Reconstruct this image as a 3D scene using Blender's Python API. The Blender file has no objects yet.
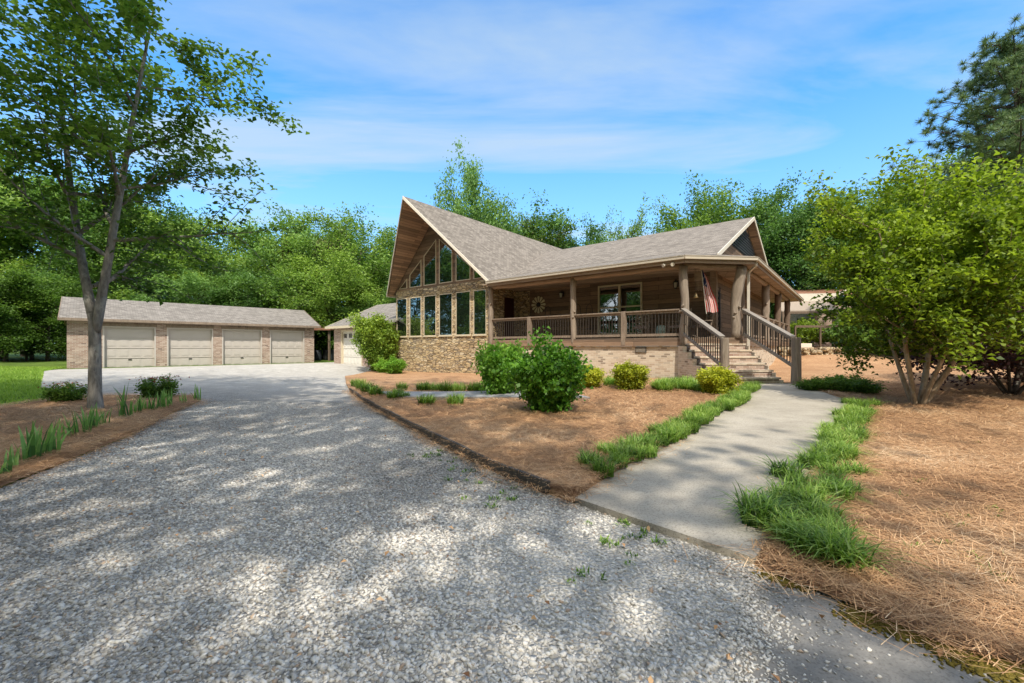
import bpy, bmesh, math, random
import numpy as np
from mathutils import Vector, Matrix
from mathutils.geometry import delaunay_2d_cdt
random.seed(7); RNG = np.random.default_rng(11)
D = bpy.data; S = bpy.context.scene; COL = S.collection
R = math.radians
F, HZ, EYE = 425.0, 347.0, 1.3

# ------------------------------------------------------------------ terrain
CP = [(0,3,0),(-5,5,0),(5,4,.03),(-8,8.5,.02),(8,11.8,.2),(8,8,.1),(4.5,13,.18),(-1,19,-.03),(-6.5,23.2,-.12),
      (-22,22,.17),(-15,29,.17),(-12,27.6,.2),(-12,15,.1),(-3,10,-.02),(18,12,.3),(12,17,.35),(15,24,.9),(22,34,1.3),
      (0,-8,0),(-10,-5,0),(10,-5,.1),(-25,35,.3),(-40,25,.3),(0,40,.6),(-10,60,.6),(60,40,1.5),(60,0,.6),(-60,0,.3),
      (0,-60,.2),(0,120,1.),(-100,100,1.)]
CPA = np.array(CP, float)
def garr(X, Y):
    X = np.asarray(X, float); Y = np.asarray(Y, float)
    d2 = (X[..., None]-CPA[:, 0])**2 + (Y[..., None]-CPA[:, 1])**2
    w = (d2+5.0)**-2.2
    return (w*CPA[:, 2]).sum(-1)/w.sum(-1)
def g(x, y): return float(garr(x, y))
def at(px, py):
    """pixel of the photograph on the ground -> point in the place"""
    h = 0.0
    for _ in range(12):
        Y = F*(EYE-h)/max(py-HZ, 1.0); X = (px-512)/F*Y; h = g(X, Y)
    return X, Y

# ------------------------------------------------------------------ tagging
def tag(o, label=None, cat=None, group=None, kind=None):
    if label: o['label'] = label
    if cat: o['category'] = cat
    if group: o['group'] = group
    if kind: o['kind'] = kind
    return o
def link(o, parent=None):
    COL.objects.link(o)
    if parent is not None: o.parent = parent
    return o
def empty(name, loc=(0,0,0), rz=0):
    o = D.objects.new(name, None); o.location = loc; o.rotation_euler = (0,0,rz); o.empty_display_size = .2
    return link(o)
def mesh_obj(name, me, parent=None, loc=None):
    o = D.objects.new(name, me)
    if loc is not None: o.location = loc
    return link(o, parent)
def copy_tree(o, parent=None):
    c = o.copy(); COL.objects.link(c); c.parent = parent
    for ch in [x for x in COL.objects if x.parent == o]: copy_tree(ch, c)
    return c

# ------------------------------------------------------------------ materials
class NT:
    def __init__(s, name):
        s.m = D.materials.new(name); s.m.use_nodes = True; s.t = s.m.node_tree; s.t.nodes.clear()
        s.out = s.n('ShaderNodeOutputMaterial')
    def n(s, typ, **kw):
        nd = s.t.nodes.new(typ)
        for k, v in kw.items(): setattr(nd, k, v)
        return nd
    def l(s, a, b): s.t.links.new(a, b)
    def v(s, sock, val):
        if isinstance(val, bpy.types.NodeSocket): s.l(val, sock)
        else: sock.default_value = val
    def math(s, op, a, b=0.0, c=None, clamp=False):
        nd = s.n('ShaderNodeMath', operation=op, use_clamp=clamp); s.v(nd.inputs[0], a); s.v(nd.inputs[1], b)
        if c is not None: s.v(nd.inputs[2], c)
        return nd.outputs[0]
    def vm(s, op, a, b=None):
        nd = s.n('ShaderNodeVectorMath', operation=op); s.v(nd.inputs[0], a)
        if b is not None: s.v(nd.inputs[1], b)
        return nd.outputs['Value'] if op in ('DOT_PRODUCT', 'LENGTH') else nd.outputs['Vector']
    def noise(s, vec, scale, detail=4, rough=.6, dist=0.0):
        nd = s.n('ShaderNodeTexNoise'); s.v(nd.inputs['Vector'], vec); s.v(nd.inputs['Scale'], scale)
        nd.inputs['Detail'].default_value = detail; nd.inputs['Roughness'].default_value = rough
        nd.inputs['Distortion'].default_value = dist
        return nd.outputs['Fac']
    def voro(s, vec, scale, feature='F1', rnd=1.0):
        nd = s.n('ShaderNodeTexVoronoi', feature=feature); s.v(nd.inputs['Vector'], vec); nd.inputs['Scale'].default_value = scale
        nd.inputs['Randomness'].default_value = rnd
        return nd
    def ramp(s, fac, stops, interp='LINEAR'):
        nd = s.n('ShaderNodeValToRGB'); nd.color_ramp.interpolation = interp; s.v(nd.inputs['Fac'], fac)
        e = nd.color_ramp.elements
        while len(e) > 1: e.remove(e[-1])
        e[0].position, e[0].color = stops[0][0], (*stops[0][1], 1)
        for p, c in stops[1:]:
            x = e.new(p); x.color = (*c, 1)
        return nd.outputs['Color']
    def mix(s, fac, a, b, mode='MIX'):
        nd = s.n('ShaderNodeMix', data_type='RGBA', blend_type=mode); s.v(nd.inputs[0], fac)
        for sock, val in ((nd.inputs[6], a), (nd.inputs[7], b)):
            s.v(sock, (*val, 1) if isinstance(val, tuple) and len(val) == 3 else val)
        return nd.outputs[2]
    def scalev(s, vec, sc):
        nd = s.n('ShaderNodeMapping'); s.v(nd.inputs['Vector'], vec); nd.inputs['Scale'].default_value = sc
        return nd.outputs['Vector']
    def bump(s, h, strength=.5, dist=.02):
        nd = s.n('ShaderNodeBump'); s.v(nd.inputs['Height'], h); nd.inputs['Strength'].default_value = strength
        nd.inputs['Distance'].default_value = dist
        return nd.outputs['Normal']
    def pos(s): return s.n('ShaderNodeNewGeometry').outputs['Position']
    def obj(s): return s.n('ShaderNodeTexCoord').outputs['Object']
    def surf_uv(s):
        """u along the horizontal of the face, v up its slope, in metres"""
        ge = s.n('ShaderNodeNewGeometry')
        N = s.vm('NORMALIZE', s.vm('ADD', ge.outputs['True Normal'], (.0003, .0007, 0)))
        t = s.vm('NORMALIZE', s.vm('CROSS_PRODUCT', (0, 0, 1), N)); b = s.vm('CROSS_PRODUCT', N, t)
        u = s.vm('DOT_PRODUCT', ge.outputs['Position'], t); v = s.vm('DOT_PRODUCT', ge.outputs['Position'], b)
        c = s.n('ShaderNodeCombineXYZ'); s.l(u, c.inputs[0]); s.l(v, c.inputs[1])
        return c.outputs[0]
    def princ(s, color, rough=.8, normal=None, spec=.3, metal=0.0):
        p = s.n('ShaderNodeBsdfPrincipled')
        s.v(p.inputs['Base Color'], (*color, 1) if isinstance(color, tuple) else color)
        s.v(p.inputs['Roughness'], rough); p.inputs['Specular IOR Level'].default_value = spec
        p.inputs['Metallic'].default_value = metal
        if normal is not None: s.l(normal, p.inputs['Normal'])
        return p.outputs[0]
    def done(s, sh): s.l(sh, s.out.inputs['Surface']); return s.m

def simple(name, col, rough=.6, var=.25, nscale=6., spec=.3, metal=0., bump=0.):
    t = NT(name); p = t.obj(); n = t.noise(p, nscale, 5, .65)
    c = t.mix(n, tuple(x*(1-var) for x in col), tuple(min(1, x*(1+var)) for x in col))
    nm = t.bump(t.noise(p, nscale*6, 4), bump, .01) if bump else None
    return t.done(t.princ(c, rough, nm, spec, metal))

def m_wood(name, dark, light, board=None, stretch=(1.2, 14), rough=.8, vertical=False):
    t = NT(name)
    uv = t.surf_uv() if board else t.obj()
    if vertical: v = t.scalev(uv, (stretch[1], stretch[1], stretch[0]))
    elif board: v = t.scalev(uv, (stretch[0], stretch[1], 1))
    else: v = t.scalev(uv, (stretch[0], stretch[0]*4, stretch[1]))
    gr = t.noise(v, 2.0, 8, .7, .6)
    c = t.ramp(gr, [(.25, dark), (.75, light)])
    h = gr
    if board:
        br = t.n('ShaderNodeTexBrick'); br.offset = .37; t.l(uv, br.inputs['Vector'])
        br.inputs['Scale'].default_value = 1; br.inputs['Brick Width'].default_value = 3.1; br.inputs['Row Height'].default_value = board
        br.inputs['Mortar Size'].default_value = .008; br.inputs['Mortar Smooth'].default_value = .3
        br.inputs['Color1'].default_value = (.55,.55,.55,1); br.inputs['Color2'].default_value = (1.25,1.2,1.12,1); br.inputs['Mortar'].default_value = (.25,.24,.23,1)
        c = t.mix(1.0, c, br.outputs['Color'], 'MULTIPLY')
        h = t.math('ADD', t.math('MULTIPLY', gr, .25), t.math('MULTIPLY', br.outputs['Fac'], -1.0))
    st = t.noise(t.pos(), .8, 3)
    c = t.mix(t.math('MULTIPLY', st, .5), c, t.mix(.5, c, (.12,.1,.09)))
    return t.done(t.princ(c, rough, t.bump(h, .6, .012), .2))

def m_brick(name, c1, c2, c3, mortar):
    t = NT(name); uv = t.surf_uv()
    br = t.n('ShaderNodeTexBrick'); t.l(uv, br.inputs['Vector'])
    br.inputs['Scale'].default_value = 1; br.inputs['Brick Width'].default_value = .21; br.inputs['Row Height'].default_value = .072
    br.inputs['Mortar Size'].default_value = .0065; br.inputs['Mortar Smooth'].default_value = .25; br.inputs['Bias'].default_value = 0
    br.inputs['Color1'].default_value = (0,0,0,1); br.inputs['Color2'].default_value = (1,1,1,1); br.inputs['Mortar'].default_value = (.5,.5,.5,1)
    rnd = t.n('ShaderNodeSeparateColor'); t.l(br.outputs['Color'], rnd.inputs[0])
    c = t.ramp(rnd.outputs[0], [(0, c1), (.3, c2), (.55, c2), (.8, c3), (1, tuple(x*.5 for x in c1))])
    c = t.mix(t.math('MULTIPLY', t.noise(t.pos(), 32, 5, .8), .5), c, tuple(x*.42 for x in c1))
    c = t.mix(br.outputs['Fac'], c, mortar)
    big = t.noise(t.pos(), .7, 4)
    c = t.mix(t.math('MULTIPLY', big, .3), c, t.mix(.5, c, (.1,.08,.07)))
    h = t.math('ADD', t.math('MULTIPLY', br.outputs['Fac'], -1), t.math('MULTIPLY', t.noise(t.pos(), 40, 3), .4))
    return t.done(t.princ(c, .9, t.bump(h, .8, .012), .15))

def m_stone(name):
    t = NT(name); uv = t.surf_uv()
    w = t.n('ShaderNodeTexNoise'); t.l(uv, w.inputs['Vector']); w.inputs['Scale'].default_value = 2.2; w.inputs['Detail'].default_value = 3
    ww = t.vm('MULTIPLY', t.vm('SUBTRACT', w.outputs['Color'], (.5,.5,.5)), (.12,.05,0))
    uv2 = t.scalev(t.vm('ADD', uv, ww), (3.6, 12.5, 1))
    e = t.voro(uv2, 1, 'DISTANCE_TO_EDGE', .85); f = t.voro(uv2, 1, 'F1', .85)
    sep = t.n('ShaderNodeSeparateColor'); t.l(f.outputs['Color'], sep.inputs[0])
    c = t.ramp(sep.outputs[0], [(0,(.44,.32,.18)),(.16,(.66,.50,.29)),(.34,(.56,.43,.28)),(.5,(.72,.57,.36)),(.62,(.34,.28,.21)),(.74,(.60,.46,.27)),(.86,(.76,.64,.45)),(1,(.45,.41,.37))], 'CONSTANT')
    c = t.mix(t.math('MULTIPLY', t.noise(t.pos(), 14, 6, .7), .35), c, (.30,.23,.15))
    ed = t.math('MULTIPLY', e.outputs['Distance'], 9, clamp=True)
    c = t.mix(ed, (.11,.085,.06), c)
    h = t.math('ADD', t.math('MULTIPLY', ed, 1), t.math('ADD', t.math('MULTIPLY', sep.outputs[1], .8), t.math('MULTIPLY', t.noise(t.pos(), 30, 4), .5)))
    return t.done(t.princ(c, .9, t.bump(h, 1, .03), .15))

def m_shingle(name, c1, c2):
    t = NT(name); uv = t.surf_uv()
    br = t.n('ShaderNodeTexBrick'); t.l(uv, br.inputs['Vector']); br.offset = .43
    br.inputs['Scale'].default_value = 1; br.inputs['Brick Width'].default_value = .23; br.inputs['Row Height'].default_value = .14
    br.inputs['Mortar Size'].default_value = .008; br.inputs['Mortar Smooth'].default_value = .4
    br.inputs['Color1'].default_value = (0,0,0,1); br.inputs['Color2'].default_value = (1,1,1,1); br.inputs['Mortar'].default_value = (0,0,0,1)
    sep = t.n('ShaderNodeSeparateColor'); t.l(br.outputs['Color'], sep.inputs[0])
    a = t.math('ADD', t.math('MULTIPLY', sep.outputs[0], .55), t.math('MULTIPLY', t.noise(uv, 60, 3), .3))
    a = t.math('ADD', a, t.math('MULTIPLY', t.noise(uv, 1.1, 4), .3))
    c = t.ramp(a, [(.15, c1), (1.0, c2)])
    c = t.mix(t.math('MULTIPLY', br.outputs['Fac'], .55), c, (.05,.045,.04))
    stk = t.noise(t.scalev(uv, (2.5, .25, 1)), 1, 4)
    c = t.mix(t.math('MULTIPLY', stk, .25), c, tuple(x*.5 for x in c1))
    return t.done(t.princ(c, .92, t.bump(t.math('MULTIPLY', br.outputs['Fac'], -1), .5, .01), .15))

def m_leaf(name, dark, mid, light, trans=.35, rough=.5):
    t = NT(name)
    a = t.n('ShaderNodeAttribute'); a.attribute_name = 'tone'
    oi = t.n('ShaderNodeObjectInfo')
    f = t.math('ADD', a.outputs['Fac'], t.math('MULTIPLY', t.math('SUBTRACT', oi.outputs['Random'], .5), .5))
    f = t.math('ADD', f, t.math('MULTIPLY', t.math('SUBTRACT', t.noise(t.pos(), .45, 2), .5), .5))
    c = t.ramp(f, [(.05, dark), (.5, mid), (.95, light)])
    p = t.princ(c, rough, None, .35)
    tr = t.n('ShaderNodeBsdfTranslucent'); t.l(t.mix(.5, c, t.mix(1.0, c, (1.3,1.35,.5), 'MULTIPLY')), tr.inputs['Color'])
    mx = t.n('ShaderNodeMixShader'); mx.inputs[0].default_value = trans; t.l(p, mx.inputs[1]); t.l(tr.outputs[0], mx.inputs[2])
    return t.done(mx.outputs[0])

def m_bark(name, c1, c2, sc=1.0):
    t = NT(name); p = t.scalev(t.pos(), (6*sc, 6*sc, 1.6*sc)); n = t.noise(p, 2.5, 7, .7, .4)
    lich = t.noise(t.pos(), 4, 4)
    c = t.ramp(n, [(.3, c1), (.7, c2)])
    c = t.mix(t.math('MULTIPLY', t.math('GREATER_THAN', lich, .6), .35), c, (.36,.36,.31))
    return t.done(t.princ(c, .95, t.bump(n, .9, .03), .1))

def m_glass(name, tint, refl=.28):
    t = NT(name); gl = t.n('ShaderNodeBsdfGlossy'); gl.inputs['Roughness'].default_value = .015; gl.inputs['Color'].default_value = (.92,.96,1,1)
    nm = t.bump(t.noise(t.pos(), 1.1, 2), .12, .03); t.l(nm, gl.inputs['Normal'])
    df = t.n('ShaderNodeBsdfDiffuse'); df.inputs['Color'].default_value = (*tint, 1)
    fr = t.n('ShaderNodeFresnel'); fr.inputs['IOR'].default_value = 1.5
    mx = t.n('ShaderNodeMixShader'); t.l(t.math('ADD', fr.outputs[0], refl, clamp=True), mx.inputs[0]); t.l(df.outputs[0], mx.inputs[1]); t.l(gl.outputs[0], mx.inputs[2])
    return t.done(mx.outputs[0])

def m_gravel(name, light=False):
    t = NT(name); p = t.pos()
    v = t.voro(p, 30); e = t.voro(p, 30, 'DISTANCE_TO_EDGE'); sep = t.n('ShaderNodeSeparateColor'); t.l(v.outputs['Color'], sep.inputs[0])
    v2 = t.voro(p, 75); s2 = t.n('ShaderNodeSeparateColor'); t.l(v2.outputs['Color'], s2.inputs[0])
    f = t.math('ADD', t.math('MULTIPLY', sep.outputs[0], .6), t.math('MULTIPLY', s2.outputs[0], .4))
    c = t.ramp(f, [(0,(.17,.155,.135)),(.3,(.32,.29,.26)),(.6,(.44,.405,.365)),(.9,(.58,.545,.50)),(1,(.66,.62,.57))])
    patch = t.noise(p, .35, 5, .65)
    c = t.mix(t.ramp(patch, [(.38,(0,0,0)),(.65,(.42,.42,.42))]), c, (.60,.595,.57))
    c = t.mix(t.ramp(t.noise(p, 1.3, 5, .7), [(.52,(0,0,0)),(.75,(.5,.5,.5))]), c, (.13,.12,.10))
    c = t.mix(t.math('MULTIPLY', t.math('SUBTRACT', 1, t.math('MULTIPLY', e.outputs['Distance'], 8, clamp=True)), .55), c, (.09,.085,.08))
    sy = t.n('ShaderNodeSeparateXYZ'); t.l(p, sy.inputs[0])
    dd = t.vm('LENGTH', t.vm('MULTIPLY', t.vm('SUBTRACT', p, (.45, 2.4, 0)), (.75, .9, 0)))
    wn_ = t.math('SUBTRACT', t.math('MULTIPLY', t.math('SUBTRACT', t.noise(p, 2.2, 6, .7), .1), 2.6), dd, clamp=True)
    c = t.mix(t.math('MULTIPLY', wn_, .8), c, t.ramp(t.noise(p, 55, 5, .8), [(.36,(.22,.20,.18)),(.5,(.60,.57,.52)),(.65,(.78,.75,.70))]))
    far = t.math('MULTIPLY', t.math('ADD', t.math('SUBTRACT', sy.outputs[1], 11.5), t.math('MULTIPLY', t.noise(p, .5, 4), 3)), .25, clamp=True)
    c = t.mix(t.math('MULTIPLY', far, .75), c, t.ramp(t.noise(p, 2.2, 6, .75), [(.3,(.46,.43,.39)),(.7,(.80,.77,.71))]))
    h = t.math('ADD', t.math('MULTIPLY', e.outputs['Distance'], 2.2), t.math('MULTIPLY', sep.outputs[1], .6))
    return t.done(t.princ(c, .9, t.bump(h, 1, .02), .2))

def m_stones(name):
    t = NT(name); a = t.n('ShaderNodeAttribute'); a.attribute_name = 'tone'
    c = t.ramp(a.outputs['Fac'], [(0,(.12,.105,.09)),(.3,(.35,.32,.285)),(.65,(.57,.53,.475)),(.93,(.80,.75,.68)),(1,(.38,.26,.17))])
    return t.done(t.princ(t.mix(t.math('MULTIPLY', t.noise(t.pos(), 60, 3), .4), c, (.5,.5,.48)), .85, None, .2))

def m_straw(name):
    t = NT(name); p = t.pos()
    n1 = t.noise(t.vm('ADD', t.scalev(p, (70, 9, 9)), (0,0,0)), 1, 4, .7, 1.2)
    n2 = t.noise(t.scalev(p, (9, 70, 9)), 1, 4, .7, 1.2)
    n3 = t.noise(p, 28, 5, .75, 1.5)
    f = t.math('MULTIPLY', t.math('ADD', t.math('ADD', n1, n2), n3), .3333)
    c = t.ramp(f, [(.34,(.17,.08,.038)),(.46,(.42,.245,.135)),(.54,(.58,.37,.215)),(.66,(.74,.52,.33))])
    big = t.noise(p, 1.0, 5, .65)
    c = t.mix(t.ramp(big, [(.35,(0,0,0)),(.62,(.5,.5,.5))]), c, t.mix(1., c, (.62,.5,.45), 'MULTIPLY'))
    return t.done(t.princ(c, .9, t.bump(f, 1, .05), .15))
def m_needles(name):
    t = NT(name); a = t.n('ShaderNodeAttribute'); a.attribute_name = 'tone'
    c = t.ramp(a.outputs['Fac'], [(0,(.18,.085,.04)),(.4,(.52,.29,.14)),(.8,(.72,.45,.24)),(1,(.84,.62,.39))])
    return t.done(t.princ(c, .8, None, .25))

def m_concrete(name, c1, c2, dark=(.12,.115,.105)):
    t = NT(name); p = t.pos(); n = t.noise(p, 1.1, 7, .68); n2 = t.noise(p, 60, 4, .7)
    f = t.math('ADD', t.math('MULTIPLY', n, .75), t.math('MULTIPLY', n2, .3))
    c = t.ramp(f, [(.32, c1), (.72, c2)])
    st = t.noise(t.scalev(p, (1, 2.3, 1)), .9, 6, .75)
    c = t.mix(t.ramp(st, [(.52,(0,0,0)),(.75,(.55,.55,.55))]), c, dark)
    sp = t.voro(p, 120); ss = t.n('ShaderNodeSeparateColor'); t.l(sp.outputs['Color'], ss.inputs[0])
    c = t.mix(t.math('MULTIPLY', t.math('GREATER_THAN', ss.outputs[0], .82), .35), c, (.1,.09,.08))
    return t.done(t.princ(c, .92, t.bump(t.math('ADD', n2, t.math('MULTIPLY', ss.outputs[0], .3)), .5, .008), .2))

def m_ground(name):
    t = NT(name); p = t.pos(); n = t.noise(p, 1.2, 6, .7); n2 = t.noise(p, 22, 5, .75)
    f = t.math('ADD', t.math('MULTIPLY', n, .5), t.math('MULTIPLY', n2, .5))
    c = t.ramp(f, [(.3,(.03,.05,.012)),(.5,(.10,.16,.03)),(.7,(.2,.27,.06))])
    return t.done(t.princ(c, .95, t.bump(n2, .8, .04), .1))

M = {}
M['leaf_dark'] = m_leaf('leaf_dark', (.022,.06,.010), (.08,.17,.028), (.20,.35,.06), .4)
M['leaf_wood'] = m_leaf('leaf_woodland', (.035,.08,.012), (.14,.26,.04), (.33,.48,.09), .42)
M['leaf_wood2'] = m_leaf('leaf_woodland_blue', (.028,.075,.018), (.10,.21,.05), (.24,.41,.11), .42)
M['leaf_olive'] = m_leaf('leaf_olive', (.04,.055,.012), (.15,.18,.05), (.32,.34,.12), .35)
M['leaf_hero'] = m_leaf('leaf_dogwood', (.020,.055,.010), (.085,.18,.027), (.24,.38,.065), .52)
M['leaf_lime'] = m_leaf('leaf_lime', (.06,.11,.010), (.31,.43,.035), (.64,.74,.10), .46)
M['leaf_holly'] = m_leaf('leaf_holly', (.025,.06,.010), (.12,.22,.028), (.34,.47,.06), .35)
M['leaf_yellow'] = m_leaf('leaf_yellow', (.14,.18,.01), (.48,.52,.035), (.80,.74,.08), .38)
M['leaf_bush'] = m_leaf('leaf_hydrangea', (.035,.12,.012), (.18,.39,.04), (.38,.60,.09), .42, .45)
M['leaf_pine'] = m_leaf('pine_needle', (.04,.08,.03), (.13,.21,.08), (.27,.37,.16), .25)
M['leaf_plum'] = m_leaf('leaf_plum', (.012,.006,.008), (.045,.018,.022), (.10,.05,.04), .2)
M['blade'] = m_leaf('liriope_blade', (.04,.09,.01), (.17,.31,.04), (.42,.56,.14), .4, .4)
M['iris'] = m_leaf('iris_blade', (.06,.15,.04), (.18,.36,.09), (.36,.54,.18), .45, .4)
M['lawn'] = m_leaf('lawn_blade', (.10,.19,.02), (.22,.38,.04), (.36,.52,.08), .35, .5)
M['redleaf'] = m_leaf('red_tip', (.15,.02,.02), (.35,.07,.05), (.5,.2,.1), .3)
M['bark'] = m_bark('bark_grey', (.11,.10,.088), (.36,.33,.29))
M['bark_dark'] = m_bark('bark_dark', (.035,.028,.022), (.12,.10,.08))
M['bark_tan'] = m_bark('bark_tan', (.16,.11,.07), (.42,.32,.22))
M['brick'] = m_brick('brick_tan', (.56,.43,.32), (.76,.63,.48), (.86,.75,.60), (.72,.64,.53))
M['brick_pink'] = m_brick('brick_pink', (.33,.20,.16), (.48,.34,.27), (.66,.52,.43), (.60,.54,.46))
M['stone'] = m_stone('ledge_stone')
M['shingle'] = m_shingle('shingle_house', (.15,.13,.112), (.35,.31,.27))
M['shingle_g'] = m_shingle('shingle_garage', (.16,.145,.13), (.35,.32,.29))
M['siding'] = m_wood('siding_log', (.13,.085,.058), (.36,.25,.175), .19)
M['soffit'] = m_wood('soffit_board', (.36,.25,.185), (.48,.355,.27), .14)
M['ceil'] = m_wood('porch_ceiling', (.44,.36,.285), (.58,.49,.395), .14)
M['deck'] = m_wood('deck_board', (.17,.12,.085), (.30,.225,.17), .14)
M['fascia_w'] = m_wood('deck_edge', (.17,.11,.075), (.34,.24,.17), .25)
M['log'] = m_wood('log_weathered', (.14,.105,.078), (.44,.36,.285), None, (5, .8))
M['log_dark'] = m_wood('log_dark', (.08,.055,.04), (.25,.18,.13), None, (5, .8))
M['rail'] = m_wood('rail_wood', (.15,.11,.082), (.37,.29,.22), None, (4, 1.2))
M['railc'] = m_wood('rail_cap', (.16,.14,.12), (.38,.34,.30), None, (4, 1.2))
M['beam'] = m_wood('beam_wood', (.22,.155,.11), (.44,.33,.245), None, (1.2, 5))
M['trim'] = simple('cream_trim', (.60,.52,.38), .5, .08)
M['white'] = simple('white_trim', (.66,.60,.51), .5, .08)
M['gutter'] = simple('gutter_cream', (.50,.43,.34), .45, .08)
M['door'] = simple('garage_door', (.50,.455,.415), .5, .05, 2)
M['door_w'] = simple('garage_door_white', (.72,.69,.63), .5, .05, 2)
M['black'] = simple('black_iron', (.018,.018,.02), .45, .2, 8, .5)
M['spindle'] = simple('dark_spindle', (.05,.04,.033), .5, .2, 8)
M['red_door'] = simple('dark_red_door', (.045,.012,.010), .4, .2)
M['glass'] = m_glass('window_glass', (.012,.018,.012), .30)
M['vent'] = simple('vent_dark', (.03,.035,.045), .5)
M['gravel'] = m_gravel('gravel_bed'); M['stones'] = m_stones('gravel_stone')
M['straw'] = m_straw('pine_straw'); M['needles'] = m_needles('straw_needle')
M['walk'] = m_concrete('walk_concrete', (.30,.265,.215), (.49,.44,.365), (.17,.148,.12))
M['slate'] = m_concrete('path_slate', (.26,.26,.27), (.42,.42,.43))
M['apron'] = m_concrete('apron_asphalt', (.15,.14,.128), (.32,.30,.275), (.07,.07,.065))
M['ground'] = m_ground('ground_cover')
M['edging'] = m_wood('edging_timber', (.04,.035,.03), (.13,.115,.10), None, (3, 3))
M['moss'] = simple('moss', (.20,.155,.035), .95, .5, 30, .1, 0, .8)
M['rust'] = simple('rusty_roof', (.24,.12,.075), .8, .3, 3)
M['tin'] = m_wood('tin_roof', (.30,.24,.19), (.42,.35,.28), None, (6, 6))
M['stool'] = simple('ceramic_stool', (.30,.38,.33), .25, .25, 12, .5)
M['flag_r'] = simple('flag_red', (.50,.03,.04), .8, .1); M['flag_w'] = simple('flag_white', (.75,.72,.68), .8, .1); M['flag_b'] = simple('flag_blue', (.02,.03,.10), .8, .1)
M['brass'] = simple('brass', (.55,.40,.20), .35, .1, 5, .5, .8)
M['lampg'] = simple('lamp_glass', (.55,.52,.45), .2, .1)
M['cream_petal'] = simple('cream_petal', (.66,.60,.42), .6, .1)
M['cushion'] = simple('cushion', (.36,.25,.22), .9, .2)

# ------------------------------------------------------------------ mesh builder
class MB:
    def __init__(s): s.v = []; s.f = []; s.mi = []
    def add(s, vs, fs, mi=0):
        o = len(s.v); s.v += [tuple(v) for v in vs]; s.f += [tuple(i+o for i in f) for f in fs]; s.mi += [mi]*len(fs); return s
    def box(s, x0, x1, y0, y1, z0, z1, mi=0):
        return s.add([(x0,y0,z0),(x1,y0,z0),(x1,y1,z0),(x0,y1,z0),(x0,y0,z1),(x1,y0,z1),(x1,y1,z1),(x0,y1,z1)],
              [(0,3,2,1),(4,5,6,7),(0,1,5,4),(1,2,6,5),(2,3,7,6),(3,0,4,7)], mi)
    def bar(s, a, b, w, h, mi=0, up=(0,0,1)):
        a, b = Vector(a), Vector(b); d = (b-a).normalized(); sd = d.cross(Vector(up))
        sd = sd.normalized() if sd.length > 1e-4 else Vector((1,0,0)); u = sd.cross(d)
        vs = [p + sd*sx*w/2 + u*sz*h/2 for p in (a, b) for sx, sz in ((-1,-1),(1,-1),(1,1),(-1,1))]
        return s.add(vs, [(0,1,2,3),(7,6,5,4),(0,4,5,1),(1,5,6,2),(2,6,7,3),(3,7,4,0)], mi)
    def prism(s, poly, zs, h, mi=0):
        """poly of xy, zs top heights per vertex, thickness h"""
        n = len(poly); vs = [(x,y,z) for (x,y),z in zip(poly,zs)] + [(x,y,z-h) for (x,y),z in zip(poly,zs)]
        return s.add(vs, [tuple(range(n)), tuple(range(2*n-1,n-1,-1))] + [(i,i+n,(i+1)%n+n,(i+1)%n) for i in range(n)], mi)
    def slab(s, pts, off, mi=0):
        n = len(pts); o = Vector(off); vs = [Vector(p) for p in pts]; vs += [p+o for p in vs]
        return s.add(vs, [tuple(range(n)), tuple(range(2*n-1,n-1,-1))] + [(i,i+n,(i+1)%n+n,(i+1)%n) for i in range(n)], mi)
    def tube(s, pts, rads, n=8, mi=0, cap=True):
        pts = [Vector(p) for p in pts]; o = len(s.v); prev = None
        for i, p in enumerate(pts):
            d = (pts[min(i+1,len(pts)-1)]-pts[max(i-1,0)]).normalized()
            if prev is None:
                prev = d.orthogonal().normalized()
            prev = (prev - d*prev.dot(d)).normalized(); q = d.cross(prev)
            for k in range(n):
                a = 2*math.pi*k/n; s.v.append(tuple(p + (prev*math.cos(a)+q*math.sin(a))*rads[i]))
        for i in range(len(pts)-1):
            for k in range(n):
                s.f.append((o+i*n+k, o+i*n+(k+1)%n, o+(i+1)*n+(k+1)%n, o+(i+1)*n+k)); s.mi.append(mi)
        if cap:
            s.f.append(tuple(o+k for k in range(n))[::-1]); s.mi.append(mi)
            s.f.append(tuple(o+(len(pts)-1)*n+k for k in range(n))); s.mi.append(mi)
        return s
    def lathe(s, prof, n=16, c=(0,0), mi=0):
        o = len(s.v)
        for r, z in prof:
            for k in range(n): a = 2*math.pi*k/n; s.v.append((c[0]+r*math.cos(a), c[1]+r*math.sin(a), z))
        for i in range(len(prof)-1):
            for k in range(n): s.f.append((o+i*n+k,o+i*n+(k+1)%n,o+(i+1)*n+(k+1)%n,o+(i+1)*n+k)); s.mi.append(mi)
        s.f.append(tuple(o+k for k in range(n))[::-1]); s.mi.append(mi)
        s.f.append(tuple(o+(len(prof)-1)*n+k for k in range(n))); s.mi.append(mi)
        return s
    def mesh(s, name, mats, smooth=False):
        me = D.meshes.new(name); me.from_pydata(s.v, [], s.f)
        for m in (mats if isinstance(mats, (list, tuple)) else [mats]): me.materials.append(m)
        me.polygons.foreach_set('material_index', s.mi)
        if smooth: me.polygons.foreach_set('use_smooth', [True]*len(s.f))
        bm = bmesh.new(); bm.from_mesh(me); bmesh.ops.recalc_face_normals(bm, faces=bm.faces); bm.to_mesh(me); bm.free()
        me.update(); return me
    def build(s, name, mats, parent=None, smooth=False, loc=None, bevel=0):
        o = mesh_obj(name, s.mesh(name, mats, smooth), parent, loc)
        if bevel:
            b = o.modifiers.new('bev', 'BEVEL'); b.width = bevel; b.segments = 2; b.limit_method = 'ANGLE'
        return o

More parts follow.
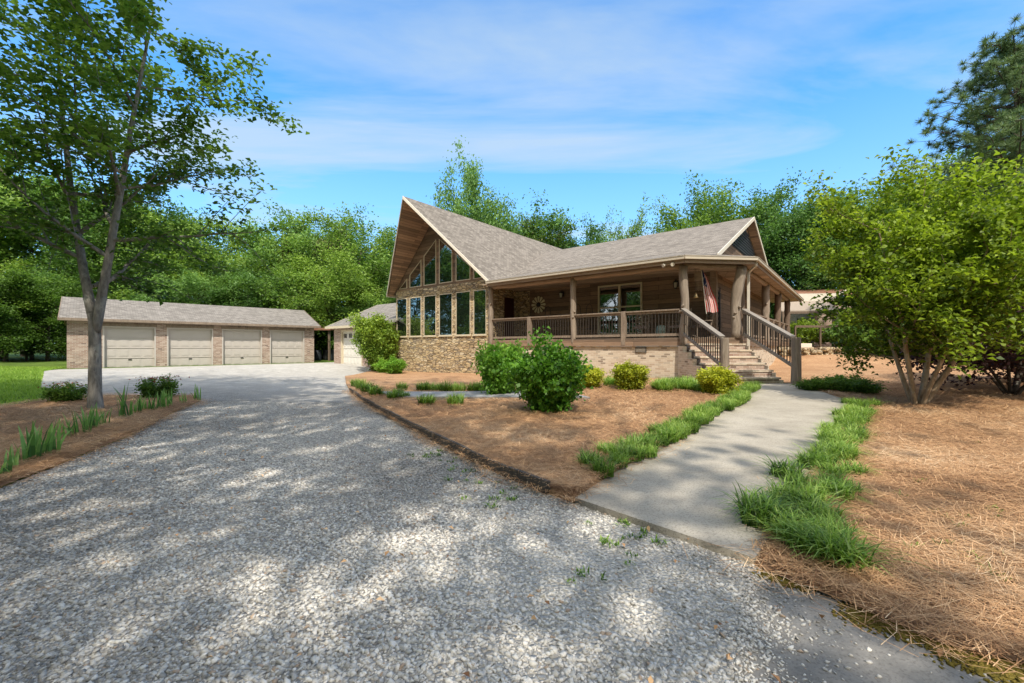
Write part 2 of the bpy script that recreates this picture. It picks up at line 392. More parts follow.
def np_mesh(name, V, nper, tone, mat, smooth=False, faces=None):
    """V (N*k,3); quads when nper==4, or faces array"""
    me = D.meshes.new(name); V = np.asarray(V, np.float32)
    me.vertices.add(len(V)); me.vertices.foreach_set('co', V.ravel())
    if faces is None: faces = np.arange(len(V), dtype=np.int32).reshape(-1, nper)
    nf, k = faces.shape
    me.loops.add(nf*k); me.loops.foreach_set('vertex_index', faces.astype(np.int32).ravel())
    me.polygons.add(nf); me.polygons.foreach_set('loop_start', np.arange(0, nf*k, k, dtype=np.int32))
    if smooth: me.polygons.foreach_set('use_smooth', np.ones(nf, bool))
    me.update(calc_edges=True)
    at_ = me.attributes.new('tone', 'FLOAT', 'FACE'); at_.data.foreach_set('value', np.asarray(tone, np.float32))
    me.materials.append(mat); me.validate(); return me

def leaves_np(C, N, size, aspect=.5, rng=RNG, fold=.18):
    """diamond leaves around centres C with normals N"""
    n = len(C); N = N/np.linalg.norm(N, axis=1, keepdims=True)
    T = rng.normal(size=(n,3)); T -= (T*N).sum(1, keepdims=True)*N; T /= np.linalg.norm(T, axis=1, keepdims=True)+1e-9
    B = np.cross(N, T); s = size[:, None]
    V = np.stack([C-T*s*.5, C-B*s*aspect*.5+N*s*fold-T*s*.05, C+T*s*.5-N*s*fold*.5, C+B*s*aspect*.5+N*s*fold-T*s*.05], 1)
    return V.reshape(-1, 3)

def rnd_normals(n, up=1.0, rng=RNG):
    N = rng.normal(size=(n,3)); N[:, 2] = np.abs(N[:, 2])*.6 + up; return N

# ------------------------------------------------------------------ trees
def grow(rng, p, d, L, r, lev, maxlev, out, tips, spec):
    """recursive limb; out gets (pts, rads, lev); tips gets leaf anchor points"""
    n = 7 if lev < 2 else 4; pts = [p.copy()]; d = d/np.linalg.norm(d); rads = [r]
    for i in range(n):
        d = (d + np.array(rng.normal(size=3))*spec['wob']*(1 if lev else .35) + np.array([0,0,spec['up'][min(lev,3)]])*.12)
        d /= np.linalg.norm(d); pts.append(pts[-1]+d*L/n); rads.append(r*(1-(i+1)/n*spec['taper']))
    out.append((pts, rads, lev))
    if lev >= maxlev-1:
        for q in pts[1:]: tips.append(q)
    if lev < maxlev:
        k = spec['kids'][lev]
        for j in range(k):
            f = spec['start'][lev] + (1-spec['start'][lev])*(j+rng.random())/k
            x = f*n; i = min(int(x), n-1); q = pts[i]+(pts[i+1]-pts[i])*(x-i); dd = pts[i+1]-pts[i]; dd = dd/np.linalg.norm(dd)
            a = rng.random()*6.283 if lev else (j*2.4+rng.random()*.6)
            perp = np.cross(dd, [math.cos(a), math.sin(a), .3]); perp /= np.linalg.norm(perp)+1e-9
            ang = spec['ang'][lev]*(0.8+.4*rng.random())
            nd = dd*math.cos(ang)+perp*math.sin(ang)
            LL = L*spec['lr'][lev]*(.7+.5*rng.random())*((.52+.62*math.sin(math.pi*(.12+.74*f)) if spec.get('round') else 1-.45*max(0,f-.4)) if lev == 0 else 1)
            grow(rng, q, nd, LL, max(rads[i]*.6*spec.get('rr', 1), .006), lev+1, maxlev, out, tips, spec)
    return pts[-1]

def tree_meshes(name, seed, stems, spec, leafmat, barkmat, maxlev=2, per=10, spread=.4, lsize=.2, up=.8, minr=.0, aspect=.55, flat=.5, nleaf=None, tips_extra=None):
    rng = np.random.default_rng(seed); out = []; tips = []
    for (p, d, L, r) in stems: grow(rng, np.array(p, float), np.array(d, float), L, r, 0, maxlev, out, tips, spec)
    mb = MB()
    for pts, rads, lev in out:
        if rads[0] < minr: continue
        mb.tube(pts, [max(x, .004) for x in rads], 9 if lev == 0 else (5 if lev == 1 else 3), cap=False)
    tm = mb.mesh(name+'_wood', barkmat, True)
    T = np.array(tips)
    n = len(T)*per; C = np.repeat(T, per, 0) + rng.normal(size=(n,3))*np.array([spread, spread, spread*flat])
    ctone = np.repeat(rng.random(len(T)), per)
    V = leaves_np(C, rnd_normals(n, up, rng), lsize*(.6+.8*rng.random(n)), aspect, rng)
    zr = (C[:,2]-C[:,2].min())/(np.ptp(C[:,2])+1e-6)
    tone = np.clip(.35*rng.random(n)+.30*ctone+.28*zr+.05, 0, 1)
    cm = np_mesh(name+'_leaves', V, 4, tone, leafmat)
    return tm, cm

def place_tree(name, meshes, loc, rz, sc, label, cat, group=None):
    r = empty(name, loc, rz); r.scale = sc if isinstance(sc, tuple) else (sc, sc, sc)
    mesh_obj('trunk', meshes[0], r); mesh_obj('crown', meshes[1], r)
    return tag(r, label, cat, group)

BROAD = dict(round=1, wob=.11, up=[.2,.12,.0,0], taper=.75, kids=[17,6,3], start=[.12,.25,.2], ang=[1.05,.85,.8], lr=[.42,.48,.5])
def broad(name, seed, H, mat, bark='bark_dark', per=40, spread=.54, lsize=.29, lean=0, **kw):
    sp = dict(BROAD); sp.update(kw)
    return tree_meshes(name, seed, [((0,0,-.2), (lean,0,1), H, H*.018)], sp, M[mat], M[bark], 2, per, spread, lsize, .5, .02, flat=.75)
VAR = [broad('wood_tree_a', 1, 14, 'leaf_wood'), broad('wood_tree_b', 2, 14, 'leaf_wood2', lr=[.38,.5,.5]), broad('wood_tree_c', 3, 14, 'leaf_wood', kids=[13,7,3], lr=[.5,.42,.5]),
       broad('wood_tree_d', 4, 14, 'leaf_wood2', kids=[20,5,3], lr=[.34,.5,.5]), broad('wood_tree_e', 5, 14, 'leaf_dark', lr=[.44,.45,.5])]
VOL = broad('olive_tree', 6, 14, 'leaf_olive', lr=[.4,.45,.5])
VSP = broad('sparse_tree', 8, 14, 'leaf_wood', per=9, spread=.32, start=[.4,.3,.3])

def shrub_mesh(name, seed, R0, H, n, lsize, mat, lumps=14, aspect=.6, up=.3, twig=True, bark='bark_dark'):
    """an uneven crown of leaves in lumps with a fan of stems, unit scale"""
    rng = np.random.default_rng(seed); L = []
    for k in range(lumps):
        a = rng.random()*6.283; e = math.acos(rng.random()*.95); rr = .62+.2*rng.random()
        L.append((R0*rr*math.sin(e)*math.cos(a), R0*rr*math.sin(e)*math.sin(a), H*(.22+.62*math.cos(e)*rr*1.15), .30+.22*rng.random(), rng.random()))
    L.append((0,0,H*.45,.75,.3)); L = np.array(L)
    pr = L[:,3]**2; pr /= pr.sum(); idx = rng.choice(len(L), n, p=pr)
    d = rng.normal(size=(n,3)); d /= np.linalg.norm(d, axis=1, keepdims=True); rad = L[idx,3]*(.72+.33*rng.random(n)**.6)*(1+.12*rng.normal(size=n))
    C = L[idx,:3] + d*rad[:,None]*np.array([R0, R0, H*.42]); 
    C[:,2] = np.where(C[:,2] < .02, .02+rng.random(n)*H*.3, C[:,2])
    N = d*1.0 + rng.normal(size=(n,3))*.55 + np.array([0,0,up])
    V = leaves_np(C, N, lsize*(.6+.7*rng.random(n)), aspect, rng)
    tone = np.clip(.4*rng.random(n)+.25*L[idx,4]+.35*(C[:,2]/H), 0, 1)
    cm = np_mesh(name+'_leaves', V, 4, tone, M[mat])
    mb = MB()
    for k in range(9):
        a = rng.random()*6.283; q = L[rng.integers(len(L))]
        mb.tube([(0.04*math.cos(a),.04*math.sin(a),-.05),(q[0]*.4,q[1]*.4,q[2]*.5),(q[0],q[1],q[2])],[.02*R0+.004,.014*R0+.003,.004],5,cap=False)
    return mb.mesh(name+'_stems', M[bark], True), cm
def place_shrub(name, meshes, x, y, sc, label, cat='shrub', group=None, rz=None, z=None):
    r = empty(name, (x, y, g(x,y)+.03 if z is None else z), random.random()*6 if rz is None else rz); r.scale = sc if isinstance(sc, tuple) else (sc,)*3
    mesh_obj('stems', meshes[0], r); mesh_obj('foliage', meshes[1], r)
    return tag(r, label, cat, group)

def Hx(px, top, Y):   # x and height of a thing whose top shows at pixel (px, top) at depth Y
    X = (px-512)/F*Y; return X, (HZ-top)/F*Y+EYE-g(X, Y)

# ------------------------------------------------------------------ the setting
def grid_ground():
    def ax(lo, hi, fine0, fine1, st):
        a = list(np.arange(fine0, fine1+1e-6, st)); x = fine0; s = st; L = []
        while x > lo: s *= 1.35; x -= s; L.append(x)
        b = []; x = fine1; s = st
        while x < hi: s *= 1.35; x += s; b.append(x)
        return np.array(L[::-1]+a+b)
    xs = ax(-700, 700, -34, 30, .5); ys = ax(-200, 900, -6, 42, .5)
    X, Y = np.meshgrid(xs, ys); Z = garr(X, Y)
    V = np.stack([X, Y, Z], -1).reshape(-1, 3); nx = len(xs); ny = len(ys)
    i = np.arange(nx*ny).reshape(ny, nx)
    Fc = np.stack([i[:-1,:-1], i[:-1,1:], i[1:,1:], i[1:,:-1]], -1).reshape(-1, 4)
    me = np_mesh('ground', V, 4, np.zeros(len(Fc)), M['ground'], True, Fc)
    tag(mesh_obj('ground', me), kind='structure')
grid_ground()

def noise2(x, y, s, seed=0):
    from mathutils import noise
    return noise.noise(Vector((x*s+seed*17.3, y*s-seed*9.1, seed*3.7)))
def densify(poly, st, wob=0.0, seed=0):
    out = []
    for i, (a, b) in enumerate(zip(poly, poly[1:]+poly[:1])):
        a, b = Vector(a), Vector(b); n = max(1, int((b-a).length/st)); nn = Vector((-(b-a).y, (b-a).x)).normalized()
        for k in range(n):
            p = a.lerp(b, k/n); w = wob*noise2(p.x, p.y, 1.6, seed) if k else 0
            out.append((p+nn*w).to_tuple())
    return out
def inside(poly, X, Y):
    X = np.asarray(X); Y = np.asarray(Y); c = np.zeros(X.shape, bool); n = len(poly); j = n-1
    for i in range(n):
        xi, yi = poly[i]; xj, yj = poly[j]
        cond = ((yi > Y) != (yj > Y)) & (X < (xj-xi)*(Y-yi)/((yj-yi) or 1e-9)+xi); c ^= cond; j = i
    return c
def sheet(name, poly, off, mat, st=.5, mound=0.0, skirt=.0, wob=0.0, kind='structure', rag=0.0):
    B = densify(poly, min(st, .4), wob, len(name))
    xs = [p[0] for p in B]; ys = [p[1] for p in B]
    gx, gy = np.meshgrid(np.arange(min(xs), max(xs), st), np.arange(min(ys), max(ys), st)); gx = gx.ravel(); gy = gy.ravel()
    gx = gx + RNG.normal(size=len(gx))*st*.15; gy = gy + RNG.normal(size=len(gy))*st*.15
    Bn = np.array(B); k = inside(B, gx, gy); gx, gy = gx[k], gy[k]
    if len(gx):
        dm = np.min((gx[:,None]-Bn[None,:,0])**2+(gy[:,None]-Bn[None,:,1])**2, 1)**.5; k = dm > min(st,.4)*.45; gx, gy, dm = gx[k], gy[k], dm[k]
    pts = [Vector(p) for p in B]+[Vector((a,b)) for a,b in zip(gx,gy)]
    n = len(B); r = delaunay_2d_cdt(pts, [(i,(i+1)%n) for i in range(n)], [], 1, 1e-5)
    vs = np.array([v[:] for v in r[0]]); Z = garr(vs[:,0], vs[:,1])+off
    if mound:
        dd = np.min((vs[:,0][:,None]-Bn[None,:,0])**2+(vs[:,1][:,None]-Bn[None,:,1])**2, 1)**.5
        Z += mound*np.clip(dd/.8, 0, 1)*np.array([.6+.8*noise2(x, y, .7, 3) for x, y in vs])
    mb = MB(); mb.add([(x,y,z) for (x,y),z in zip(vs,Z)], [tuple(f) for f in r[2]])
    if skirt:
        o = n; bz = garr(Bn[:,0], Bn[:,1])+off
        vv = [(x,y,z) for (x,y),z in zip(B,bz)]+[(x,y,z-skirt) for (x,y),z in zip(B,bz)]
        mb.add(vv, [(i,(i+1)%n,(i+1)%n+n,i+n) for i in range(n)])
    me = mb.mesh(name, mat, True); o = mesh_obj(name, me); 
    if me.polygons and me.polygons[0].normal.z < 0: me.flip_normals()
    return tag(o, kind=kind)
P = lambda L: [at(*q) for q in L]
# driveway: from behind the camera up to the long garage
bed_l = P([(0,490),(60,466),(130,437),(172,414),(200,402),(195,396.5),(110,396),(60,399),(0,408)])
bl0 = bed_l[0]
bed_left = [(bl0[0]-4.5, bl0[1]-1.2)] + bed_l + [(bed_l[-1][0]-7, bed_l[-1][1]-.5)]
edge_px = [(345,377),(346,384),(350,392),(362,402),(400,424),(435,443),(470,461),(510,480),(549,496)]
edge = P(edge_px)
wl = P([(575,505),(612,480),(650,457),(690,433),(722,410),(742,392),(748,386)])        # left side of the walk, near to far
wr = P([(848,403),(846,415),(838,440),(820,470),(800,500),(778,532),(755,568)])          # right side, far to near
apron_nl = at(742,572)
drive = [(-13,-6),(-9,-2)] + [(bed_left[0][0],bed_left[0][1])] + bed_l[:6] + P([(75,395),(40,388),(44,371)]) + [(-22.6,21.2),(-14.2,29.3),(-13,31),(-10,30.5)] \
    + P([(394,366)]) + edge + [wl[0], wr[-1]] + [(2.2,1.6),(3.2,-6)]
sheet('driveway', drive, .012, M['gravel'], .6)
right_px = P([(762,574),(800,590),(870,618),(945,652),(1024,672)])
bed_right = right_px + [(6.5,.6),(30,-1),(38,18),(34,40),(20,32),(16.1,25.2),(7.6,14.6),(8.35,12.3)] + P([(800,388)]) + wr[:]
sheet('mulch_bed_right', bed_right, .035, M['straw'], .45, .05)
mid = edge + [(wl[0][0]+.02, wl[0][1]+.02)] + [(a+.06, b+.03) for a, b in wl[1:]] + [(6.6,12.9),(5.6,14.2),(-.9,20.2),(-6.9,24.9)] + P([(385,368)])
sheet('mulch_bed_middle', mid, .052, M['straw'], .35, .05, .1)
sheet('mulch_bed_left', bed_left, .035, M['straw'], .4, .05)
sheet('concrete_walk', wl + [(8.3,12.2)] + P([(800,387)]) + wr, .06, M['walk'], .5, 0, .16)
sheet('slate_path', P([(378,397),(500,396.3),(560,397),(590,404),(500,403),(396,402.5)]), .15, M['slate'], .5, 0, .1)
aw = [wr[-1], right_px[0]] + right_px[1:] + [(7,.4),(7,-6),(-.5,-6),(.42,.9),(.86,1.64),(1.13,2.1)]
sheet('asphalt_apron', aw, .018, M['apron'], .3, 0, .0, .08)
lawn_poly = P([(75,395.5),(40,388),(44,371.5),(64,368)]) + [(-24.4,23.2),(-30,24),(-46,20),(-44,6),(-20,5.5)] + [(bed_l[-1][0]-7, bed_l[-1][1]-.5)] + [bed_l[-1], bed_l[-2]]
sheet('lawn', lawn_poly, .012, M['ground'], .7)
# timber edging along the bed
def edging(name, pts, label):
    r = empty(name, (*pts[len(pts)//2], 0)); c = Vector((*pts[len(pts)//2], 0)); tag(r, label, 'edging')
    pp = [Vector(p) for p in densify(pts, .5)[:-1] if True]
    pp = [p for p in pp]
    k = 0; prog = []
    P2 = []
    for a, b in zip(pts, pts[1:]):
        a, b = Vector(a), Vector(b); n = max(1, int((b-a).length/.6))
        P2 += [a.lerp(b, i/n) for i in range(n)]
    P2.append(Vector(pts[-1])); mb = MB()
    for i, (a, b) in enumerate(zip(P2, P2[1:])):
        za, zb = g(*a), g(*b); j = .006*((i*7) % 3-1)
        mb.bar((a.x-c.x, a.y-c.y, za+.055+j), (b.x-c.x, b.y-c.y, zb+.055+j), .035, .15)
    mb.build('board', M['edging'], r)
    for i in range(2, len(P2)-1, 3):
        a = P2[i]; d = (P2[i+1]-P2[i-1]).normalized(); nn = Vector((-d.y, d.x)); nn = nn if nn.x < 0 else -nn
        q = a+nn*.03; MB().box(-.015,.015,-.01,.01,-.1,.15).build('stake', M['rail'], r, loc=(q.x-c.x, q.y-c.y, g(*q)))
edging('bed_edging', edge[2:], 'weathered dark timber edging between gravel driveway and pine straw bed')

# ---- loose stones, needles, grass
def scatter_in(poly, n, bias=None, box=None):
    xs = [p[0] for p in poly]; ys = [p[1] for p in poly]; b = box or (min(xs), max(xs), min(ys), max(ys)); out = []; tot = 0
    while tot < n:
        X = RNG.uniform(b[0], b[1], n*2); Y = RNG.uniform(b[2], b[3], n*2); k = inside(poly, X, Y)
        if bias is not None: k &= RNG.random(len(X)) < bias(X, Y)
        k &= (np.abs(X) < Y*1.3+2.0)
        out.append(np.stack([X[k], Y[k]], 1)); tot += k.sum()
        if tot == 0: break
    return np.concatenate(out)[:n]
ICO_V = None
def stones(name, pts, smin, smax, off):
    t = (1+5**.5)/2
    V = np.array([(-1,t,0),(1,t,0),(-1,-t,0),(1,-t,0),(0,-1,t),(0,1,t),(0,-1,-t),(0,1,-t),(t,0,-1),(t,0,1),(-t,0,-1),(-t,0,1)])/1.9
    Fc = np.array([(0,11,5),(0,5,1),(0,1,7),(0,7,10),(0,10,11),(1,5,9),(5,11,4),(11,10,2),(10,7,6),(7,1,8),(3,9,4),(3,4,2),(3,2,6),(3,6,8),(3,8,9),(4,9,5),(2,4,11),(6,2,10),(8,6,7),(9,8,1)])
    n = len(pts); s = smin+(smax-smin)*RNG.random(n)**2.2
    W = V[None]*(1+.36*RNG.normal(size=(n,12,1))); W = W*np.stack([1+.4*RNG.random(n), .8+.3*RNG.random(n), .45+.25*RNG.random(n)], 1)[:,None,:]
    a = RNG.random(n)*6.283; ca, sa = np.cos(a)[:,None], np.sin(a)[:,None]
    X = W[:,:,0]*ca-W[:,:,1]*sa; Yy = W[:,:,0]*sa+W[:,:,1]*ca; tl = RNG.normal(size=(n,1))*.35; Z = W[:,:,2]+X*tl
    Q = np.stack([X, Yy, Z], -1)*s[:,None,None]; gz = garr(pts[:,0], pts[:,1])+off
    Q += np.stack([pts[:,0], pts[:,1], gz+s*.22], 1)[:,None,:]
    FF = (Fc[None]+np.arange(n)[:,None,None]*12).reshape(-1, 3)
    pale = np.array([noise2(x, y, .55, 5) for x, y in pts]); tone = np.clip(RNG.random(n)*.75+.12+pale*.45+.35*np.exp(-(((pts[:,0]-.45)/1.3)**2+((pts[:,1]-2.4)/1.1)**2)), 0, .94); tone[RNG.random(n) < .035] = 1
    return np_mesh(name, Q.reshape(-1, 3), 3, np.repeat(tone, 20), M['stones'], False, FF)
ns = scatter_in(drive, 150000, lambda X, Y: np.clip(2.6/np.maximum(Y, 1.3), .12, 1)**1.15*(1-.72*np.exp(-(((X-.45)/1.0)**2+((Y-2.5)/.85)**2))), (-10, 4, .9, 10))
k = ~inside(aw, ns[:,0], ns[:,1])
tag(mesh_obj('loose_gravel', stones('loose_gravel', ns[k], .005, .0138, .010)), 'loose grey gravel stones covering the driveway', 'gravel', kind='stuff')
sp = scatter_in(densify(aw, .2), 3600, lambda X, Y: np.exp(-np.maximum(X-.86-.6*(Y-1.64)-.05*np.sin(Y*14), 0)*9)*.95+.010, (.3, 4, .9, 2.6))
tag(mesh_obj('scattered_gravel', stones('scattered_gravel', sp, .003, .010, .018)), 'pale gravel grit scattered over the dark asphalt apron', 'gravel', kind='stuff')

def strips(pts, z, L, w, tilt, rng=RNG, curve=0.0):
    n = len(pts); a = rng.random(n)*6.283; tz = rng.normal(size=n)*tilt
    d = np.stack([np.cos(a), np.sin(a), tz], 1)*(L*.5)[:,None]; s = np.stack([-np.sin(a), np.cos(a), np.zeros(n)], 1)*(w*.5)[:,None]
    C = np.stack([pts[:,0], pts[:,1], z], 1); return np.stack([C-d-s, C+d-s, C+d+s, C-d+s], 1).reshape(-1, 3)
def straw(name, poly, n, off, box, label, bias=None):
    p = scatter_in(poly, n, bias, box); n = len(p)
    z = garr(p[:,0], p[:,1])+off+.035+RNG.random(n)*.035
    V = strips(p, z, .08+.14*RNG.random(n), .0013+.0013*p[:,1].clip(0,9)*.35, .12)
    tone = np.clip(RNG.random(n)*.8+.1+np.array([noise2(x, y, .9, 2) for x, y in p])*.35, 0, 1)
    tag(mesh_obj(name, np_mesh(name, V, 4, tone, M['needles'])), label, 'pine straw', kind='stuff')
nb = lambda X, Y: np.clip(4.0/np.maximum(Y, 2), .1, 1)**1.3
straw('pine_straw_right', bed_right, 115000, .03, (1.5, 14, 1.0, 12), 'brown pine straw mulch spread right of the concrete walk', nb)
straw('pine_straw_middle', mid, 70000, .07, (-4.5, 7, 3.3, 13), 'pine straw mulch between driveway, walk and house', nb)
straw('pine_straw_left', bed_left, 45000, .03, (-12, -4, 2.5, 12), 'dark pine straw mulch around the left tree', nb)

def litter(name, lines, n, sd, label):
    Q = []
    for L in lines:
        a = np.array(L); seg = np.linalg.norm(np.diff(a, axis=0), axis=1); k = RNG.choice(len(seg), int(n*seg.sum()), p=seg/seg.sum()); t = RNG.random(len(k))[:,None]
        Q.append(a[k]*(1-t)+a[k+1]*t+RNG.normal(size=(len(k),2))*sd*(1+.8*np.sin(a[k]*5+t*4)))
    Q = np.concatenate(Q); z = garr(Q[:,0], Q[:,1])+.03+.045*RNG.random(len(Q))
    V = strips(Q, z, .06+.12*RNG.random(len(Q)), .0022+.0004*Q[:,1].clip(0,9), .12)
    tag(mesh_obj(name, np_mesh(name, V, 4, RNG.random(len(Q)), M['needles'])), label, 'pine straw', kind='stuff')
litter('straw_litter', [bed_l[:5], edge[2:]+[wl[0]], [wr[-1]]+right_px, wl[:4], wr[2:]], 380, .095, 'loose pine needles spilled from the beds onto gravel, asphalt and walk')

def blade_np(roots, z, h, lean, w, nseg=3, rng=RNG, droop=1.0):
    """arching blades as strips of quads"""
    n = len(roots); a = rng.random(n)*6.283; dx, dy = np.cos(a), np.sin(a); Vs = []
    tt = np.linspace(0, 1, nseg+1); prev = None
    for t_ in tt:
        r_ = lean*(t_**1.6); zz = h*(t_ - droop*.42*(lean/np.maximum(h,1e-3))*t_**3); ww = w*(1-t_**2*.9)*.5
        c = np.stack([roots[:,0]+dx*r_, roots[:,1]+dy*r_, z+zz], 1); s = np.stack([-dy*ww, dx*ww, 0*ww], 1)
        cur = (c-s, c+s)
        if prev is not None: Vs.append(np.stack([prev[0], prev[1], cur[1], cur[0]], 1))
        prev = cur
    V = np.stack(Vs, 1)  # n,nseg,4,3
    return V.reshape(-1, 3), n*nseg
def tuft_mesh(name, seed, n, Rr, hmin, hmax, w, mat, lean=.8, nseg=4):
    rng = np.random.default_rng(seed); r = Rr*.35*np.sqrt(rng.random(n)); a = rng.random(n)*6.283
    roots = np.stack([r*np.cos(a), r*np.sin(a)], 1); h = hmin+(hmax-hmin)*rng.random(n)
    V, m = blade_np(roots, 0*h, h, h*lean*(.2+.9*rng.random(n)), w*(.7+.6*rng.random(n)), nseg, rng)
    tone = np.clip(np.repeat(rng.random(n)*.65, nseg)+np.tile(np.linspace(0,.35,nseg), n), 0, 1)
    return np_mesh(name, V, 4, tone, M[mat])
TU = [tuft_mesh('liriope_blades', 20+i, 190, .32, .10, .24, .011, 'blade', 1.3) for i in range(4)]
TS = [tuft_mesh('sedge_blades', 30+i, 200, .34, .12, .25, .012, 'blade', 1.0) for i in range(3)]
TI = [tuft_mesh('iris_blades', 40+i, 10, .24, .24, .52, .036, 'iris', .40, 3) for i in range(4)]
def tuft(name, mset, x, y, sc, off, label, cat, group):
    o = mesh_obj(name, random.choice(mset), None, (x, y, g(x,y)+off)); o.rotation_euler.z = random.random()*6.28; o.scale = (sc, sc, sc*random.uniform(.85,1.15))
    return tag(o, label, cat, group)
def along(px, n, jit, rows=1, roww=.25):
    pts = [Vector(p) for p in P(px)]; L = [(b-a).length for a, b in zip(pts, pts[1:])]; T = sum(L); out = []
    for j in range(rows):
        for i in range(n):
            s = T*(i+.5+(.5 if j % 2 else 0)*.8)/n; k = 0
            while k < len(L)-1 and s > L[k]: s -= L[k]; k += 1
            p = pts[k].lerp(pts[k+1], min(s/L[k], 1)); d = (pts[k+1]-pts[k]).normalized(); nn = Vector((-d.y, d.x))
            out.append(p+nn*(j-(rows-1)/2)*roww+Vector((random.gauss(0,jit), random.gauss(0,jit))))
    return out
for p in along([(783,562),(785,535),(806,497),(829,466),(845,440),(856,418),(862,407)], 22, .07, 2, .2):
    tuft('liriope_clump', TU, p.x, p.y, random.uniform(.75,1.2), .05, 'strappy green liriope clump edging the right side of the walk', 'liriope', 'liriope clumps on the right of the walk')
for px, py, s in ((772,528,1.1),(790,545,1.2),(806,558,1.3),(824,566,1.2),(842,572,1.35),(832,548,1.1),(818,528,1.2),(835,505,1.2),(812,512,1.1),(852,480,1.1),(848,500,.9)):
    x, y = at(px, py); tuft('liriope_clump', TU, x, y, s*.85, .05, 'strappy green liriope clump edging the right side of the walk', 'liriope', 'liriope clumps on the right of the walk')
for p in along([(588,484),(625,465),(662,445),(700,426),(730,408),(752,391)], 30, .05, 2, .2):
    tuft('liriope_clump', TS, p.x, p.y, random.uniform(.75,1.0), .08, 'low green liriope clump edging the left side of the walk', 'liriope', 'liriope clumps on the left of the walk')
for p in along([(655,391),(675,392),(700,393)], 9, .12, 3, .4)+along([(606,388),(616,390)], 3, .1, 1):
    tuft('liriope_clump', TS, p.x, p.y, random.uniform(1.1,1.5), .08, 'green grassy clump between the yellow shrubs below the porch', 'liriope', 'grassy clumps at the foot of the porch')
for px, py, s in [(368,396,1.2),(362,392,1.1),(376,399,1.1),(356,388,1.),(393,403,.9),(404,402,.8),(398,399,.8)]:
    x, y = at(px, py); tuft('grass_tuft', TS, x, y, s*1.3, .08, 'grass tuft at the driveway edge of the slate path', 'grass tuft', 'grass tufts near the path end')
for px, py, s in [(427,408.5,1.05),(455,409,1.0)]:
    x, y = at(px, py); tuft('grass_tuft', TS, x, y, s*1.4, .08, 'pale yellow green grass tuft in front of the slate path', 'grass tuft', 'grass tufts before the slate path')
for px, py, s in [(402,393,.8),(424,394,1.1),(434,394,.9),(446,395,1.1),(458,395,1.1),(481,395,1.2),(474,395,1.)]:
    x, y = at(px, py); tuft('grass_tuft', TS, x, y, s*1.5, .08, 'green grass tuft between the slate path and the stone wall', 'grass tuft', 'grass tufts behind the slate path')
for px, py, s in [(3,482,.75),(14,474,.7),(28,466,1.15),(36,462,1.0),(50,458,1.15),(58,446,.8),(70,440,.9),(84,437,1.),(91,432,1.),(97,430,.6),(105,428,.8),(126,420,1.3),(138,416,.9),(144,413,.9),(153,413,1.1),(162,411,1.2),(168,408,1.),(183,405,.8),(197,402,.9)]:
    x, y = at(px, py); tuft('iris_plant', TI, x, y, s*.95, .04, 'upright sword leaved iris in the mulch beside the driveway', 'iris', 'irises along the left bed')
# weeds on gravel and mulch
TW = [tuft_mesh('weed_blades', 60+i, 16, .16, .02, .06, .014, 'blade', 1.5, 2) for i in range(3)]
wp = [at(*q) for q in [(452,458),(470,470),(488,480),(500,487),(462,465),(430,448),(520,492),(414,440),(480,476),(236,420),(640,368+20)]]
mbv = []
for i in range(46):
    b = random.choice(along([(430,450),(500,486),(530,500)], 12, .12)) if i < 30 else Vector(at(random.uniform(600,740), random.uniform(510,590)))
    x, y = b.x+random.gauss(-.1,.12), b.y+random.gauss(-.08,.12)
    o = mesh_obj('weed', random.choice(TW), None, (x, y, g(x,y)+.02)); o.scale = (random.uniform(.4,.9),)*3; o.rotation_euler.z = random.random()*6
    tag(o, 'tiny green weed growing through the gravel near the bed edging' if i < 30 else 'tiny green weed sprouting at the foot of the walk', 'weed', 'weeds along the timber edging' if i < 30 else 'weeds before the walk')
for i in range(26):
    x, y = at(random.uniform(840,1020), random.uniform(430,600)); o = mesh_obj('weed', random.choice(TW), None, (x, y, g(x,y)+.07)); o.scale = (random.uniform(.5,.9),)*3
    tag(o, 'tiny seedling poking up through the pine straw right of the walk', 'weed', 'seedlings in the right pine straw')
# moss cushions along the apron edge
mp_ = []
for (a, b, n, w) in [((858,620),(950,646),4200,.035),((955,658),(1024,674),4200,.045),((762,578),(806,592),700,.02)]:
    A, B_ = np.array(at(*a)), np.array(at(*b)); t_ = RNG.random(n); c_ = np.floor(t_*9); w_ = w*(.5+.9*np.abs(np.sin(c_*2.7+1)))
    mp_.append(A[None]+(B_-A)[None]*t_[:,None]+RNG.normal(size=(n,2))*w_[:,None])
mo = stones('moss', np.concatenate(mp_), .004, .010, .02); mo.materials.clear(); mo.materials.append(M['moss'])
tag(mesh_obj('moss', mo), 'yellow brown moss cushions along the asphalt edge', 'moss', kind='stuff')
# lawn grass
lp = scatter_in(lawn_poly, 52000, lambda X, Y: np.clip(14/np.maximum(Y, 6), .2, 1), (-34, -9, 6, 25))
V, m = blade_np(lp, garr(lp[:,0], lp[:,1]), .05+.06*RNG.random(len(lp)), .03+.04*RNG.random(len(lp)), .018+.01*RNG.random(len(lp)), 1)
tag(mesh_obj('lawn_grass', np_mesh('lawn_grass', V, 4, np.clip(RNG.random(len(lp))*.7+.2, 0, 1), M['lawn'])), 'bright green mown grass left of the gravel', 'grass', kind='stuff')
# fallen leaves on gravel
fl = scatter_in(drive, 240, None, (-8, 3, 1.3, 9)); n = len(fl)
tag(mesh_obj('fallen_leaves', np_mesh('fallen_leaves', leaves_np(np.stack([fl[:,0], fl[:,1], garr(fl[:,0],fl[:,1])+.04], 1), rnd_normals(n, 2), .02+.03*RNG.random(n), .6), 4, RNG.random(n), M['needles'])), 'dry brown fallen leaves on the gravel', 'leaves', kind='stuff')

